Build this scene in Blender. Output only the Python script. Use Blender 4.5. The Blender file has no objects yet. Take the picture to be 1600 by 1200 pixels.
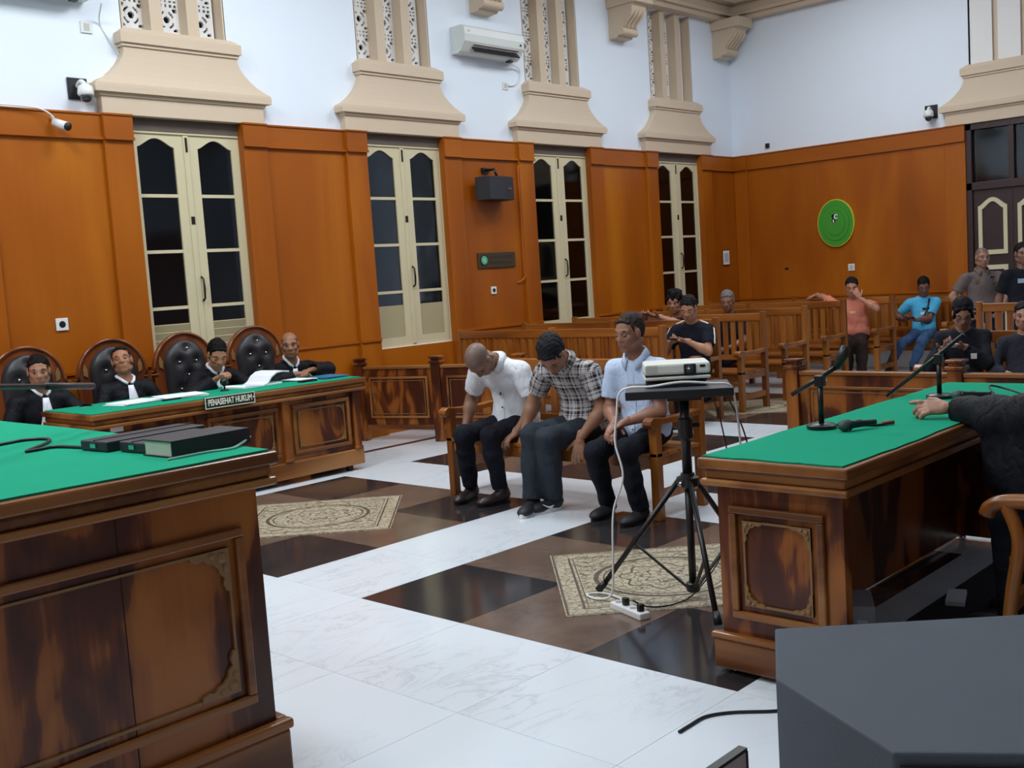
import bpy, bmesh, math, random
import numpy as np
from mathutils import Vector, Matrix

random.seed(7)
SC = bpy.context.scene
COL = SC.collection
PI = math.pi

# ------------------------------------------------------------------ camera
def camera_matrix(yaw, pitch, roll, loc):
    f = Vector((math.cos(pitch)*math.cos(yaw), math.cos(pitch)*math.sin(yaw), -math.sin(pitch)))
    r = f.cross(Vector((0, 0, 1))).normalized()
    u = r.cross(f)
    r2 = r*math.cos(roll) + u*math.sin(roll)
    u2 = -r*math.sin(roll) + u*math.cos(roll)
    m = Matrix((r2, u2, -f)).transposed().to_4x4()
    m.translation = loc
    return m

cam_data = bpy.data.cameras.new('camera')
cam_data.sensor_fit = 'HORIZONTAL'
cam_data.sensor_width = 36.0
cam_data.lens = 1675.36/1600*36
cam_data.clip_start = 0.05
cam = bpy.data.objects.new('camera', cam_data)
COL.objects.link(cam)
cam.matrix_world = camera_matrix(0.7582, 0.09819, -0.06556, Vector((0, 0, 1.6)))
SC.camera = cam

# ------------------------------------------------------------------ world: night outside
world = bpy.data.worlds.new('night')
SC.world = world
world.use_nodes = True
bgn = world.node_tree.nodes['Background']
bgn.inputs[0].default_value = (0.06, 0.064, 0.072, 1)
bgn.inputs[1].default_value = 1.0

# ------------------------------------------------------------------ ceiling lamps of the hall
LAMPS = [(1.6, 6.2, 5.75, 340), (5.6, 6.2, 5.75, 245), (9.4, 5.8, 5.75, 150),
         (1.4, 2.4, 5.75, 110), (5.8, 2.6, 5.75, 50), (10.2, 2.4, 5.75, 60), (-2.0, 4.4, 5.75, 200),
         (12.2, 6.1, 5.75, 108)]
for lx, ly, lz, lw in LAMPS:
    ld = bpy.data.lights.new('ceiling_lamp_light', 'AREA')
    ld.shape = 'RECTANGLE'; ld.size = 1.5; ld.size_y = 1.5
    ld.energy = lw
    ld.color = (0.93, 0.965, 1.0)
    lo = bpy.data.objects.new('ceiling_lamp_light', ld)
    COL.objects.link(lo)
    lo.location = (lx, ly, lz)

SC.view_settings.view_transform = 'Standard'
SC.view_settings.look = 'None'
SC.view_settings.gamma = 1.0
SC.view_settings.use_curve_mapping = False
SC.view_settings.exposure = -1.05

# ------------------------------------------------------------------ colour and material helpers
def lin(r, g, b):
    def c(v):
        v /= 255.0
        return v/12.92 if v <= 0.04045 else ((v+0.055)/1.055)**2.4
    return (c(r), c(g), c(b), 1.0)

MATS = {}
def new_mat(name):
    m = bpy.data.materials.new(name)
    m.use_nodes = True
    nt = m.node_tree
    bsdf = nt.nodes['Principled BSDF']
    return m, nt, bsdf

def N(nt, typ, **kw):
    n = nt.nodes.new(typ)
    for k, v in kw.items():
        if k.startswith('i_'):
            n.inputs[k[2:]].default_value = v
        else:
            setattr(n, k, v)
    return n

def plain(name, col, rough=0.5, metal=0.0, spec=0.5, noise=0.0, nscale=8.0, bump=0.0, bscale=60.0, sheen=0.0, coat=0.0):
    """one colour with faint procedural mottling and fine relief"""
    if name in MATS: return MATS[name]
    m, nt, b = new_mat(name)
    b.inputs['Roughness'].default_value = rough
    b.inputs['Metallic'].default_value = metal
    b.inputs['Specular IOR Level'].default_value = spec
    b.inputs['Sheen Weight'].default_value = sheen
    b.inputs['Coat Weight'].default_value = coat
    tc = N(nt, 'ShaderNodeTexCoord')
    n = N(nt, 'ShaderNodeTexNoise', i_Scale=nscale, i_Detail=4.0)
    nt.links.new(tc.outputs['Object'], n.inputs['Vector'])
    mix = N(nt, 'ShaderNodeMix', data_type='RGBA')
    mix.inputs[6].default_value = tuple(max(0, c*(1-noise)) for c in col[:3])+(1,)
    mix.inputs[7].default_value = tuple(min(1, c*(1+noise)) for c in col[:3])+(1,)
    nt.links.new(n.outputs['Fac'], mix.inputs[0])
    nt.links.new(mix.outputs[2], b.inputs['Base Color'])
    if bump > 0:
        n2 = N(nt, 'ShaderNodeTexNoise', i_Scale=bscale, i_Detail=3.0)
        nt.links.new(tc.outputs['Object'], n2.inputs['Vector'])
        bp = N(nt, 'ShaderNodeBump', i_Strength=bump, i_Distance=0.004)
        nt.links.new(n2.outputs['Fac'], bp.inputs['Height'])
        nt.links.new(bp.outputs['Normal'], b.inputs['Normal'])
    MATS[name] = m
    return m

def ramp(nt, stops):
    r = N(nt, 'ShaderNodeValToRGB')
    e = r.color_ramp.elements
    while len(e) < len(stops): e.new(0.5)
    for i, (p, c) in enumerate(stops):
        e[i].position = p; e[i].color = c
    return r

def wood(name, stops, axis='Z', scale=1.0, rough=0.3, stretch=7.0, figure=1.2, grain=0.25, coat=0.3, bump=0.05):
    """varnished wood: wide figure bands along the axis plus fine grain streaks"""
    if name in MATS: return MATS[name]
    m, nt, b = new_mat(name)
    tc = N(nt, 'ShaderNodeTexCoord')
    oi = N(nt, 'ShaderNodeObjectInfo')
    add = N(nt, 'ShaderNodeVectorMath', operation='MULTIPLY_ADD')
    comb = N(nt, 'ShaderNodeCombineXYZ')
    for k in range(3): nt.links.new(oi.outputs['Random'], comb.inputs[k])
    add.inputs[1].default_value = (37.0, 53.0, 29.0)
    nt.links.new(comb.outputs[0], add.inputs[0])
    nt.links.new(tc.outputs['Object'], add.inputs[2])
    s = [1.0, 1.0, 1.0]
    s['XYZ'.index(axis)] = 1.0/stretch
    mp = N(nt, 'ShaderNodeMapping')
    mp.inputs['Scale'].default_value = s
    nt.links.new(add.outputs[0], mp.inputs['Vector'])
    n1 = N(nt, 'ShaderNodeTexNoise', i_Scale=scale*figure*3.0, i_Detail=2.5, i_Roughness=0.5, i_Distortion=0.9)
    nt.links.new(mp.outputs[0], n1.inputs['Vector'])
    mp2 = N(nt, 'ShaderNodeMapping')
    s2 = [1.0, 1.0, 1.0]; s2['XYZ'.index(axis)] = 0.02
    mp2.inputs['Scale'].default_value = s2
    nt.links.new(add.outputs[0], mp2.inputs['Vector'])
    n2 = N(nt, 'ShaderNodeTexNoise', i_Scale=scale*55.0, i_Detail=5.0)
    nt.links.new(mp2.outputs[0], n2.inputs['Vector'])
    mth = N(nt, 'ShaderNodeMath', operation='MULTIPLY_ADD')
    mth.inputs[1].default_value = grain
    nt.links.new(n2.outputs['Fac'], mth.inputs[0])
    sub = N(nt, 'ShaderNodeMath', operation='SUBTRACT')
    sub.inputs[1].default_value = grain*0.5
    nt.links.new(n1.outputs['Fac'], sub.inputs[0])
    nt.links.new(sub.outputs[0], mth.inputs[2])
    r = ramp(nt, stops)
    nt.links.new(mth.outputs[0], r.inputs[0])
    nt.links.new(r.outputs[0], b.inputs['Base Color'])
    b.inputs['Roughness'].default_value = rough
    b.inputs['Specular IOR Level'].default_value = 0.3
    b.inputs['Coat Weight'].default_value = coat
    b.inputs['Coat Roughness'].default_value = 0.18
    if bump:
        bp = N(nt, 'ShaderNodeBump', i_Strength=bump, i_Distance=0.003)
        nt.links.new(n2.outputs['Fac'], bp.inputs['Height'])
        nt.links.new(bp.outputs['Normal'], b.inputs['Normal'])
    MATS[name] = m
    return m

# ------------------------------------------------------------------ mesh builder
class MB:
    def __init__(self): self.v = []; self.f = []
    def add(self, vs, fs):
        o = len(self.v)
        self.v += [tuple(p) for p in vs]
        self.f += [tuple(o+i for i in q) for q in fs]
        return self
    def box(self, x0, x1, y0, y1, z0, z1):
        x0, x1 = min(x0, x1), max(x0, x1); y0, y1 = min(y0, y1), max(y0, y1); z0, z1 = min(z0, z1), max(z0, z1)
        vs = [(x0,y0,z0),(x1,y0,z0),(x1,y1,z0),(x0,y1,z0),(x0,y0,z1),(x1,y0,z1),(x1,y1,z1),(x0,y1,z1)]
        return self.add(vs, [(3,2,1,0),(4,5,6,7),(0,1,5,4),(1,2,6,5),(2,3,7,6),(3,0,4,7)])
    def obox(self, c, ax, ay, az):
        """box from centre and three half-axis vectors"""
        c, ax, ay, az = Vector(c), Vector(ax), Vector(ay), Vector(az)
        vs = []
        for sz in (-1, 1):
            for sx, sy in ((-1,-1),(1,-1),(1,1),(-1,1)): vs.append(c+ax*sx+ay*sy+az*sz)
        return self.add(vs, [(3,2,1,0),(4,5,6,7),(0,1,5,4),(1,2,6,5),(2,3,7,6),(3,0,4,7)])
    def bar(self, p, q, w, h, up=(0,0,1)):
        """rectangular bar from p to q"""
        p, q = Vector(p), Vector(q); d = (q-p); L = d.length; d = d/L
        up = Vector(up)
        if abs(d.dot(up)) > 0.98: up = Vector((1,0,0))
        s = d.cross(up).normalized(); u = s.cross(d)
        return self.obox((p+q)/2, d*L/2, s*w/2, u*h/2)
    def prism(self, poly, plane, a, b):
        """extrude a 2-D polygon; plane 'xy','xz','yz' and the two offsets on the other axis"""
        def P(u, w, t):
            return {'xy': (u,w,t), 'xz': (u,t,w), 'yz': (t,u,w)}[plane]
        n = len(poly)
        vs = [P(u,w,a) for u,w in poly]+[P(u,w,b) for u,w in poly]
        fs = [tuple(range(n))[::-1], tuple(range(n, 2*n))]+[(i,(i+1)%n,n+(i+1)%n,n+i) for i in range(n)]
        return self.add(vs, fs)
    def strip(self, A, B, plane, a, b):
        """thick sheet between two equally long 2-D polylines"""
        for i in range(len(A)-1):
            self.prism([A[i], A[i+1], B[i+1], B[i]], plane, a, b)
        return self
    def tube(self, pts, r, n=8, closed=False, cap=True):
        pts = [Vector(p) for p in pts]; m = len(pts)
        rs = r if isinstance(r, (list, tuple)) else [r]*m
        ups = None; vs = []
        prev = None
        for i, p in enumerate(pts):
            if closed: t = pts[(i+1)%m]-pts[i-1]
            else: t = pts[min(i+1,m-1)]-pts[max(i-1,0)]
            t = t.normalized() if t.length > 1e-9 else Vector((0,0,1))
            if prev is None:
                a = Vector((0,0,1)) if abs(t.z) < 0.9 else Vector((1,0,0))
                u = t.cross(a).normalized()
            else:
                u = prev - t*prev.dot(t)
                u = u.normalized() if u.length > 1e-6 else t.orthogonal().normalized()
            prev = u; w = t.cross(u)
            for k in range(n):
                an = 2*PI*k/n
                vs.append(p+(u*math.cos(an)+w*math.sin(an))*rs[i])
        fs = []
        for i in range(m if closed else m-1):
            j = (i+1)%m
            for k in range(n):
                k2 = (k+1)%n
                fs.append((i*n+k, i*n+k2, j*n+k2, j*n+k))
        if cap and not closed:
            fs.append(tuple(range(n))[::-1]); fs.append(tuple((m-1)*n+k for k in range(n)))
        return self.add(vs, fs)
    def lathe(self, prof, n=20, c=(0,0,0), axis='z', cap=True):
        """revolve (radius, height) pairs"""
        vs = []
        for r, h in prof:
            for k in range(n):
                a = 2*PI*k/n
                x, y = r*math.cos(a), r*math.sin(a)
                p = {'z': (x,y,h), 'x': (h,x,y), 'y': (y,h,x)}[axis]
                vs.append((p[0]+c[0], p[1]+c[1], p[2]+c[2]))
        fs = []
        for i in range(len(prof)-1):
            for k in range(n):
                k2 = (k+1)%n
                fs.append((i*n+k, i*n+k2, (i+1)*n+k2, (i+1)*n+k))
        if cap:
            fs.append(tuple(range(n))[::-1]); fs.append(tuple((len(prof)-1)*n+k for k in range(n)))
        return self.add(vs, fs)
    def ball(self, c, r, n=12, m=8):
        rx, ry, rz = r if isinstance(r, (tuple, list)) else (r, r, r)
        vs = [(c[0], c[1], c[2]-rz)]
        for i in range(1, m):
            t = -PI/2+PI*i/m
            for k in range(n):
                a = 2*PI*k/n
                vs.append((c[0]+rx*math.cos(t)*math.cos(a), c[1]+ry*math.cos(t)*math.sin(a), c[2]+rz*math.sin(t)))
        vs.append((c[0], c[1], c[2]+rz))
        fs = [(0, 1+(k+1)%n, 1+k) for k in range(n)]
        for i in range(m-2):
            for k in range(n):
                k2 = (k+1)%n
                fs.append((1+i*n+k, 1+i*n+k2, 1+(i+1)*n+k2, 1+(i+1)*n+k))
        T = len(vs)-1; o = 1+(m-2)*n
        fs += [(o+k, o+(k+1)%n, T) for k in range(n)]
        return self.add(vs, fs)
    def mesh(self, name, mat, smooth=False):
        me = bpy.data.meshes.new(name)
        me.from_pydata(self.v, [], self.f)
        bm = bmesh.new(); bm.from_mesh(me)
        bmesh.ops.recalc_face_normals(bm, faces=bm.faces)
        bm.to_mesh(me); bm.free()
        if mat: me.materials.append(mat)
        if smooth:
            me.polygons.foreach_set('use_smooth', [True]*len(me.polygons))
        me.update()
        return me
    def build(self, name, mat, parent=None, smooth=False, bevel=0.0, loc=None, label=None, auto=None):
        o = bpy.data.objects.new(name, self.mesh(name, mat, smooth or auto is not None))
        COL.objects.link(o)
        if parent: o.parent = parent
        if loc: o.location = loc
        if bevel:
            md = o.modifiers.new('bevel', 'BEVEL'); md.width = bevel; md.segments = 2; md.limit_method = 'ANGLE'
            md.angle_limit = math.radians(40)
        if auto is not None:
            try: o.data.set_sharp_from_angle(angle=math.radians(auto))
            except Exception: pass
        if label: o['label'] = label
        return o

def thing(name, label, cat, loc=(0,0,0), rotz=0.0, group=None):
    o = bpy.data.objects.new(name, None)
    o.empty_display_size = 0.1
    COL.objects.link(o)
    o.location = loc; o.rotation_euler = (0, 0, rotz)
    o['label'] = label; o['category'] = cat
    if group: o['group'] = group
    return o

def tag(o, label, cat, group=None):
    o['label'] = label; o['category'] = cat
    if group: o['group'] = group
    return o

def struct(o, label=None):
    o['kind'] = 'structure'
    if label: o['label'] = label
    return o

def share(name, me, parent, loc=(0,0,0), rotz=0.0, scale=None):
    o = bpy.data.objects.new(name, me)
    COL.objects.link(o)
    if parent: o.parent = parent
    o.location = loc; o.rotation_euler = (0, 0, rotz)
    if scale: o.scale = scale
    return o

def dup(root, loc, rotz, label, group=None):
    r = root.copy(); COL.objects.link(r)
    r.location = loc; r.rotation_euler = (0, 0, rotz); r['label'] = label
    if group: r['group'] = group
    for ch in list(root.children):
        c = ch.copy(); COL.objects.link(c); c.parent = r
        for g in ch.children:
            d = g.copy(); COL.objects.link(d); d.parent = c
    return r

def arc(cx, cy, r, a0, a1, n, ry=None):
    ry = r if ry is None else ry
    return [(cx+r*math.cos(math.radians(a0+(a1-a0)*i/n)), cy+ry*math.sin(math.radians(a0+(a1-a0)*i/n))) for i in range(n+1)]

def smooth_path(pts, n=8):
    """Catmull-Rom through the points"""
    P = [Vector(p) for p in pts]; out = []
    for i in range(len(P)-1):
        p0 = P[max(i-1,0)]; p1 = P[i]; p2 = P[i+1]; p3 = P[min(i+2, len(P)-1)]
        for k in range(n):
            t = k/n
            out.append(0.5*((2*p1)+(p2-p0)*t+(2*p0-5*p1+4*p2-p3)*t*t+(3*p1-p0-3*p2+p3)*t**3))
    out.append(P[-1])
    return out

# ------------------------------------------------------------------ materials
M_wallwood = wood('wall_veneer', [(0.25, lin(138,68,4)), (0.5, lin(158,82,7)), (0.75, lin(178,102,14))], 'Z', 0.45, 0.42, 5.0, 1.0, 0.12, 0.12, 0.02)
M_cornice = wood('cornice_veneer', [(0.25, lin(140,70,5)), (0.5, lin(160,84,8)), (0.8, lin(178,102,15))], 'X', 0.5, 0.42, 5.0, 1.0, 0.12, 0.12, 0.02)
M_desk = wood('desk_teak', [(0.40, lin(66,30,16)), (0.465, lin(92,44,19)), (0.49, lin(130,72,27)), (0.60, lin(154,92,37))], 'Z', 1.25, 0.36, 3.0, 1.0, 0.1, 0.15, 0.03)
M_deskx = wood('desk_teak_rail', [(0.36, lin(92,52,24)), (0.5, lin(130,80,38)), (0.66, lin(154,104,56))], 'X', 0.8, 0.34, 6.0, 1.0, 0.14, 0.2, 0.03)
M_desky = wood('desk_teak_rail_cross', [(0.36, lin(92,52,24)), (0.5, lin(130,80,38)), (0.66, lin(154,104,56))], 'Y', 0.8, 0.34, 6.0, 1.0, 0.14, 0.2, 0.03)
M_bench = wood('bench_teak', [(0.3, lin(108,58,18)), (0.5, lin(142,84,32)), (0.72, lin(166,106,48))], 'Z', 1.0, 0.35, 6.0, 1.2, 0.2, 0.3, 0.03)
M_benchy = wood('bench_teak_rail', [(0.3, lin(108,58,18)), (0.5, lin(142,84,32)), (0.72, lin(166,106,48))], 'Y', 1.0, 0.35, 6.0, 1.2, 0.2, 0.3, 0.03)
M_gold = plain('carved_corner_wood', lin(126,92,52), 0.45, noise=0.15, nscale=30)
M_chairwood = wood('chair_mahogany', [(0.3, lin(84,40,20)), (0.5, lin(116,60,28)), (0.75, lin(140,78,38))], 'Z', 1.2, 0.25, 5.0, 1.2, 0.15, 0.5, 0.03)
M_white = plain('white_wall_paint', lin(230,240,251), 0.55, noise=0.015, nscale=1.5, bump=0.03, bscale=40)
M_peach = plain('peach_stucco', lin(207,188,164), 0.6, noise=0.03, nscale=3, bump=0.05, bscale=30)
M_cream = plain('cream_joinery_paint', lin(208,198,164), 0.4, noise=0.03, nscale=6)
M_louver = plain('olive_cream_shutter', lin(172,162,128), 0.5, noise=0.03, nscale=6)
M_lattice = plain('white_lattice_plaster', lin(232,232,230), 0.6, noise=0.02)
M_void = plain('dark_void', lin(16,16,20), 0.9)
M_black = plain('black_plastic', lin(22,23,26), 0.4, noise=0.1)
M_blackmetal = plain('black_painted_metal', lin(20,21,24), 0.35, noise=0.1)
M_iron = plain('dark_iron_fitting', lin(48,40,34), 0.45, 0.6)
M_chrome = plain('chrome', lin(200,200,205), 0.15, 1.0)
M_whiteplastic = plain('white_plastic', lin(226,228,228), 0.35)
M_paper = plain('white_paper', lin(232,236,242), 0.8, noise=0.03, nscale=20)
M_leather = plain('black_button_leather', lin(36,34,38), 0.45, noise=0.12, nscale=20, bump=0.15, bscale=120)
M_cloth = plain('green_table_felt', lin(22,146,112), 0.95, spec=0.12, noise=0.05, nscale=5, bump=0.15, bscale=250, sheen=0.0)
M_darkdoor = plain('dark_brown_door_paint', lin(50,32,34), 0.4, noise=0.08, nscale=5)
M_carpet = plain('charcoal_carpet', lin(58,57,62), 0.95, spec=0.1, noise=0.12, nscale=30, bump=0.3, bscale=200)
M_grout = plain('floor_grout', lin(130,130,132), 0.8)
M_bookblack = plain('black_book_cloth', lin(30,30,38), 0.5, noise=0.1)
M_bluefolder = plain('blue_folder_card', lin(40,110,150), 0.5, noise=0.05)
M_speaker = plain('charcoal_speaker_cabinet', lin(74,80,88), 0.75, spec=0.3, noise=0.08, nscale=6, bump=0.3, bscale=160)
# ================================================================== THE ROOM
WY = 9.0      # white wall plane on the window side
WX = 14.85    # white wall plane at the back
CEIL = 6.05
WC = [5.35+2.635*k for k in range(4)]   # window centres along the wall
T = 0.747     # floor tile

# ---------------------------------------------------------------- stone materials
def marble():
    m, nt, b = new_mat('white_marble')
    tc = N(nt, 'ShaderNodeTexCoord'); oi = N(nt, 'ShaderNodeObjectInfo')
    comb = N(nt, 'ShaderNodeCombineXYZ')
    for k in range(3): nt.links.new(oi.outputs['Random'], comb.inputs[k])
    add = N(nt, 'ShaderNodeVectorMath', operation='MULTIPLY_ADD')
    add.inputs[1].default_value = (41, 17, 23)
    nt.links.new(comb.outputs[0], add.inputs[0]); nt.links.new(tc.outputs['Object'], add.inputs[2])
    mp = N(nt, 'ShaderNodeMapping'); mp.inputs['Rotation'].default_value = (0, 0, 0.7); mp.inputs['Scale'].default_value = (1, 2.6, 1)
    nt.links.new(add.outputs[0], mp.inputs['Vector'])
    n1 = N(nt, 'ShaderNodeTexNoise', i_Scale=1.6, i_Detail=7.0, i_Roughness=0.62, i_Distortion=1.2)
    nt.links.new(mp.outputs[0], n1.inputs['Vector'])
    # thin veins where the noise crosses its middle value
    s = N(nt, 'ShaderNodeMath', operation='SUBTRACT'); s.inputs[1].default_value = 0.5
    a = N(nt, 'ShaderNodeMath', operation='ABSOLUTE')
    nt.links.new(n1.outputs['Fac'], s.inputs[0]); nt.links.new(s.outputs[0], a.inputs[0])
    r = ramp(nt, [(0.0, lin(196,203,210)), (0.008, lin(208,215,222)), (0.03, lin(216,223,230)), (0.3, lin(218,226,233))])
    nt.links.new(a.outputs[0], r.inputs[0])
    n2 = N(nt, 'ShaderNodeTexNoise', i_Scale=0.9, i_Detail=2.0)
    nt.links.new(add.outputs[0], n2.inputs['Vector'])
    r2 = ramp(nt, [(0.42, (0, 0, 0, 1)), (0.6, (1, 1, 1, 1))])
    nt.links.new(n2.outputs['Fac'], r2.inputs[0])
    mx = N(nt, 'ShaderNodeMix', data_type='RGBA')
    mx.inputs[6].default_value = lin(218,226,233)
    nt.links.new(r2.outputs[0], mx.inputs[0]); nt.links.new(r.outputs[0], mx.inputs[7])
    nt.links.new(mx.outputs[2], b.inputs['Base Color'])
    b.inputs['Roughness'].default_value = 0.16
    return m

def granite(name, c1, c2, rough):
    m, nt, b = new_mat(name)
    tc = N(nt, 'ShaderNodeTexCoord'); oi = N(nt, 'ShaderNodeObjectInfo')
    comb = N(nt, 'ShaderNodeCombineXYZ')
    for k in range(3): nt.links.new(oi.outputs['Random'], comb.inputs[k])
    add = N(nt, 'ShaderNodeVectorMath', operation='MULTIPLY_ADD'); add.inputs[1].default_value = (31, 13, 7)
    nt.links.new(comb.outputs[0], add.inputs[0]); nt.links.new(tc.outputs['Object'], add.inputs[2])
    n1 = N(nt, 'ShaderNodeTexNoise', i_Scale=3.0, i_Detail=8.0, i_Roughness=0.7)
    nt.links.new(add.outputs[0], n1.inputs['Vector'])
    r = ramp(nt, [(0.35, c1), (0.65, c2)])
    nt.links.new(n1.outputs['Fac'], r.inputs[0]); nt.links.new(r.outputs[0], b.inputs['Base Color'])
    b.inputs['Roughness'].default_value = rough
    return m

M_marble = marble()
M_granite_black = granite('black_granite', lin(40,38,40), lin(54,51,52), 0.12)
M_granite_brown = granite('brown_granite', lin(92,76,66), lin(114,96,84), 0.16)

def medallion_mat():
    """cream inlay with a framed border, two oval rings and scrolled ornament"""
    m, nt, b = new_mat('medallion_inlay')
    tc = N(nt, 'ShaderNodeTexCoord')
    sep = N(nt, 'ShaderNodeSeparateXYZ'); nt.links.new(tc.outputs['Object'], sep.inputs[0])
    def math_(op, a, bb=None, c=None):
        n = N(nt, 'ShaderNodeMath', operation=op)
        for i, v in enumerate((a, bb, c)):
            if v is None: continue
            if isinstance(v, (int, float)): n.inputs[i].default_value = v
            else: nt.links.new(v, n.inputs[i])
        return n.outputs[0]
    X, Y = sep.outputs[0], sep.outputs[1]
    u = math_('ABSOLUTE', X); w = math_('ABSOLUTE', Y)
    mxc = math_('MAXIMUM', u, w)                       # square distance, half side 0.56
    rad = math_('SQRT', math_('ADD', math_('MULTIPLY', X, X), math_('MULTIPLY', Y, Y)))
    ang = math_('ARCTAN2', Y, X)
    def band(v, c, h):
        return math_('LESS_THAN', math_('ABSOLUTE', math_('SUBTRACT', v, c)), h)
    petal = math_('MULTIPLY', math_('SINE', math_('MULTIPLY', ang, 8.0)), 0.022)
    rp = math_('ADD', rad, petal)
    lines = band(mxc, 0.548, 0.006)
    for c, h in ((0.462, 0.006), (0.44, 0.003)): lines = math_('MAXIMUM', lines, band(mxc, c, h))
    lines = math_('MAXIMUM', lines, math_('MULTIPLY', band(rad, 0.355, 0.013), math_('LESS_THAN', mxc, 0.44)))
    lines = math_('MAXIMUM', lines, band(rad, 0.315, 0.005))
    lines = math_('MAXIMUM', lines, band(rp, 0.21, 0.007))
    lines = math_('MAXIMUM', lines, band(rp, 0.1, 0.007))
    # scrolls in the corners
    sc = math_('SINE', math_('ADD', math_('MULTIPLY', u, 38.0), math_('MULTIPLY', math_('SINE', math_('MULTIPLY', w, 21.0)), 2.2)))
    sc = math_('MULTIPLY', math_('LESS_THAN', math_('ABSOLUTE', sc), 0.22), math_('MULTIPLY', math_('GREATER_THAN', rad, 0.39), math_('LESS_THAN', mxc, 0.43)))
    lines = math_('MAXIMUM', lines, sc)
    vo = N(nt, 'ShaderNodeTexVoronoi', i_Scale=26.0, feature='DISTANCE_TO_EDGE')
    nt.links.new(tc.outputs['Object'], vo.inputs['Vector'])
    fl = math_('MULTIPLY', math_('LESS_THAN', vo.outputs['Distance'], 0.07), 0.5)
    n1 = N(nt, 'ShaderNodeTexNoise', i_Scale=22.0, i_Detail=5.0)
    nt.links.new(tc.outputs['Object'], n1.inputs['Vector'])
    fac = math_('MAXIMUM', math_('MULTIPLY', lines, 0.85), fl)
    fac = math_('ADD', fac, math_('MULTIPLY', math_('SUBTRACT', n1.outputs['Fac'], 0.4), 0.9))
    r = ramp(nt, [(0.0, lin(184,174,150)), (0.3, lin(160,149,124)), (0.85, lin(84,75,62))])
    nt.links.new(fac, r.inputs[0]); nt.links.new(r.outputs[0], b.inputs['Base Color'])
    b.inputs['Roughness'].default_value = 0.4
    return m
M_medallion = medallion_mat()

# ---------------------------------------------------------------- floor
floor = struct(MB().box(-4.5, WX+0.2, -6.5, WY+0.2, -0.06, -0.004).build('floor', M_grout), 'polished white marble floor with dark square insets')
GX0, GY0 = 3.36, 2.12
BLOCKS = [(0,0), (0,1), (1,0), (1,1), (2,0), (2,1)]
def tile_kind(i, j):
    bi, bj = i//4, j//4
    a, c = i % 4, j % 4
    if a == 3 or c == 3 or (bi, bj) not in BLOCKS: return 'white'
    return 'black' if (a != 1 and c != 1) else 'brown'
def tile_mesh(name, mat):
    g = 0.0008
    return MB().box(g, T-g, g, T-g, -0.02, 0).mesh(name, mat)
TM = {'white': tile_mesh('marble_tile', M_marble), 'black': tile_mesh('black_tile', M_granite_black), 'brown': tile_mesh('brown_tile', M_granite_brown)}
vm = cam.matrix_world.inverted()
def in_view(p, margin=0.06):
    q = vm @ Vector(p)
    if q.z > -0.3: return False
    u, w = q.x/-q.z*1675.36/800, q.y/-q.z*1675.36/600
    return abs(u) < 1+margin and abs(w) < 1+margin
cand = []
rest = MB()
for i in range(-10, 16):
    for j in range(-11, 10):
        x, y = GX0+i*T, GY0+j*T
        if x < -4.4 or x+T > WX+0.6 or y < -6.3 or y+T > WY+0.7: continue
        vis = any(in_view((x+a*T, y+c*T, 0)) for a in (0, 0.5, 1) for c in (0, 0.5, 1))
        cand.append((not vis, math.hypot(x, y), i, j, x, y))
cand.sort()
nt_ = 0
for hid, d, i, j, x, y in cand:
    if not hid and nt_ < 290:
        share('tile', TM[tile_kind(i, j)], floor, (x, y, 0)); nt_ += 1
    else:
        rest.box(x+0.001, x+T-0.001, y+0.001, y+T-0.001, -0.02, 0)
ro = rest.build('tile_field', M_marble, floor); ro['kind'] = 'stuff'
med = MB().prism([(-0.56,-0.56),(0.56,-0.56),(0.56,0.56),(-0.56,0.56)], 'xy', -0.001, 0.004).mesh('medallion', M_medallion)
for bi, bj in BLOCKS:
    share('medallion_inlay', med, floor, (GX0+(bi*4+1.5)*T, GY0+(bj*4+1.5)*T, 0.0), PI/4)
bl = MB().box(5.7, 8.6, 8.19, 8.27, -0.001, 0.003).build('black_border_line', M_granite_black, floor)

carpet = struct(MB().box(3.95, 8.5, -3.5, 1.92, 0.0, 0.012).build('floor_carpet', M_carpet), 'dark grey carpet behind the prosecution desk')

# ---------------------------------------------------------------- window-side wall (with openings)
w = MB()
xs = [-4.5]
for c in WC:
    w.box(xs[-1], c-0.58, WY, WY+0.25, 0, CEIL)
    w.box(c-0.58, c+0.58, WY, WY+0.25, 0, 0.93)
    w.box(c-0.58, c+0.58, WY, WY+0.25, 3.13, 4.0)
    w.box(c-0.58, c+0.58, WY, WY+0.25, 5.24, CEIL)
    w.box(c-0.58, c-0.52, WY, WY+0.25, 4.0, 5.24)
    w.box(c+0.52, c+0.58, WY, WY+0.25, 4.0, 5.24)
    xs.append(c+0.58)
w.box(xs[-1], WX+0.25, WY, WY+0.25, 0, CEIL)
wall_w = struct(w.build('wall_window_side', M_white), 'white plaster wall above the wood panelling with tall windows')
# back wall with the door opening
w = MB()
DY = 4.855
w.box(WX, WX+0.25, DY+0.58, WY, 0, CEIL)
w.box(WX, WX+0.25, DY-0.58, DY+0.58, 3.23, CEIL)
w.box(WX, WX+0.25, -6.5, DY-0.58, 0, CEIL)
wall_b = struct(w.build('wall_back', M_white), 'white back wall above orange wood panelling')
# the two walls behind and beside the camera, and the ceiling
struct(MB().box(-4.75, -4.5, -6.5, WY+0.25, 0, CEIL).build('wall_bench_side', M_white), 'white wall behind the judges')
struct(MB().box(-4.5, WX+0.25, -6.75, -6.5, 0, CEIL).build('wall_far_side', M_white), 'white side wall opposite the windows')
struct(MB().box(-4.75, WX+0.25, -6.75, WY+0.25, CEIL, CEIL+0.2).build('ceiling', M_white), 'white ceiling of the courtroom')

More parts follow.
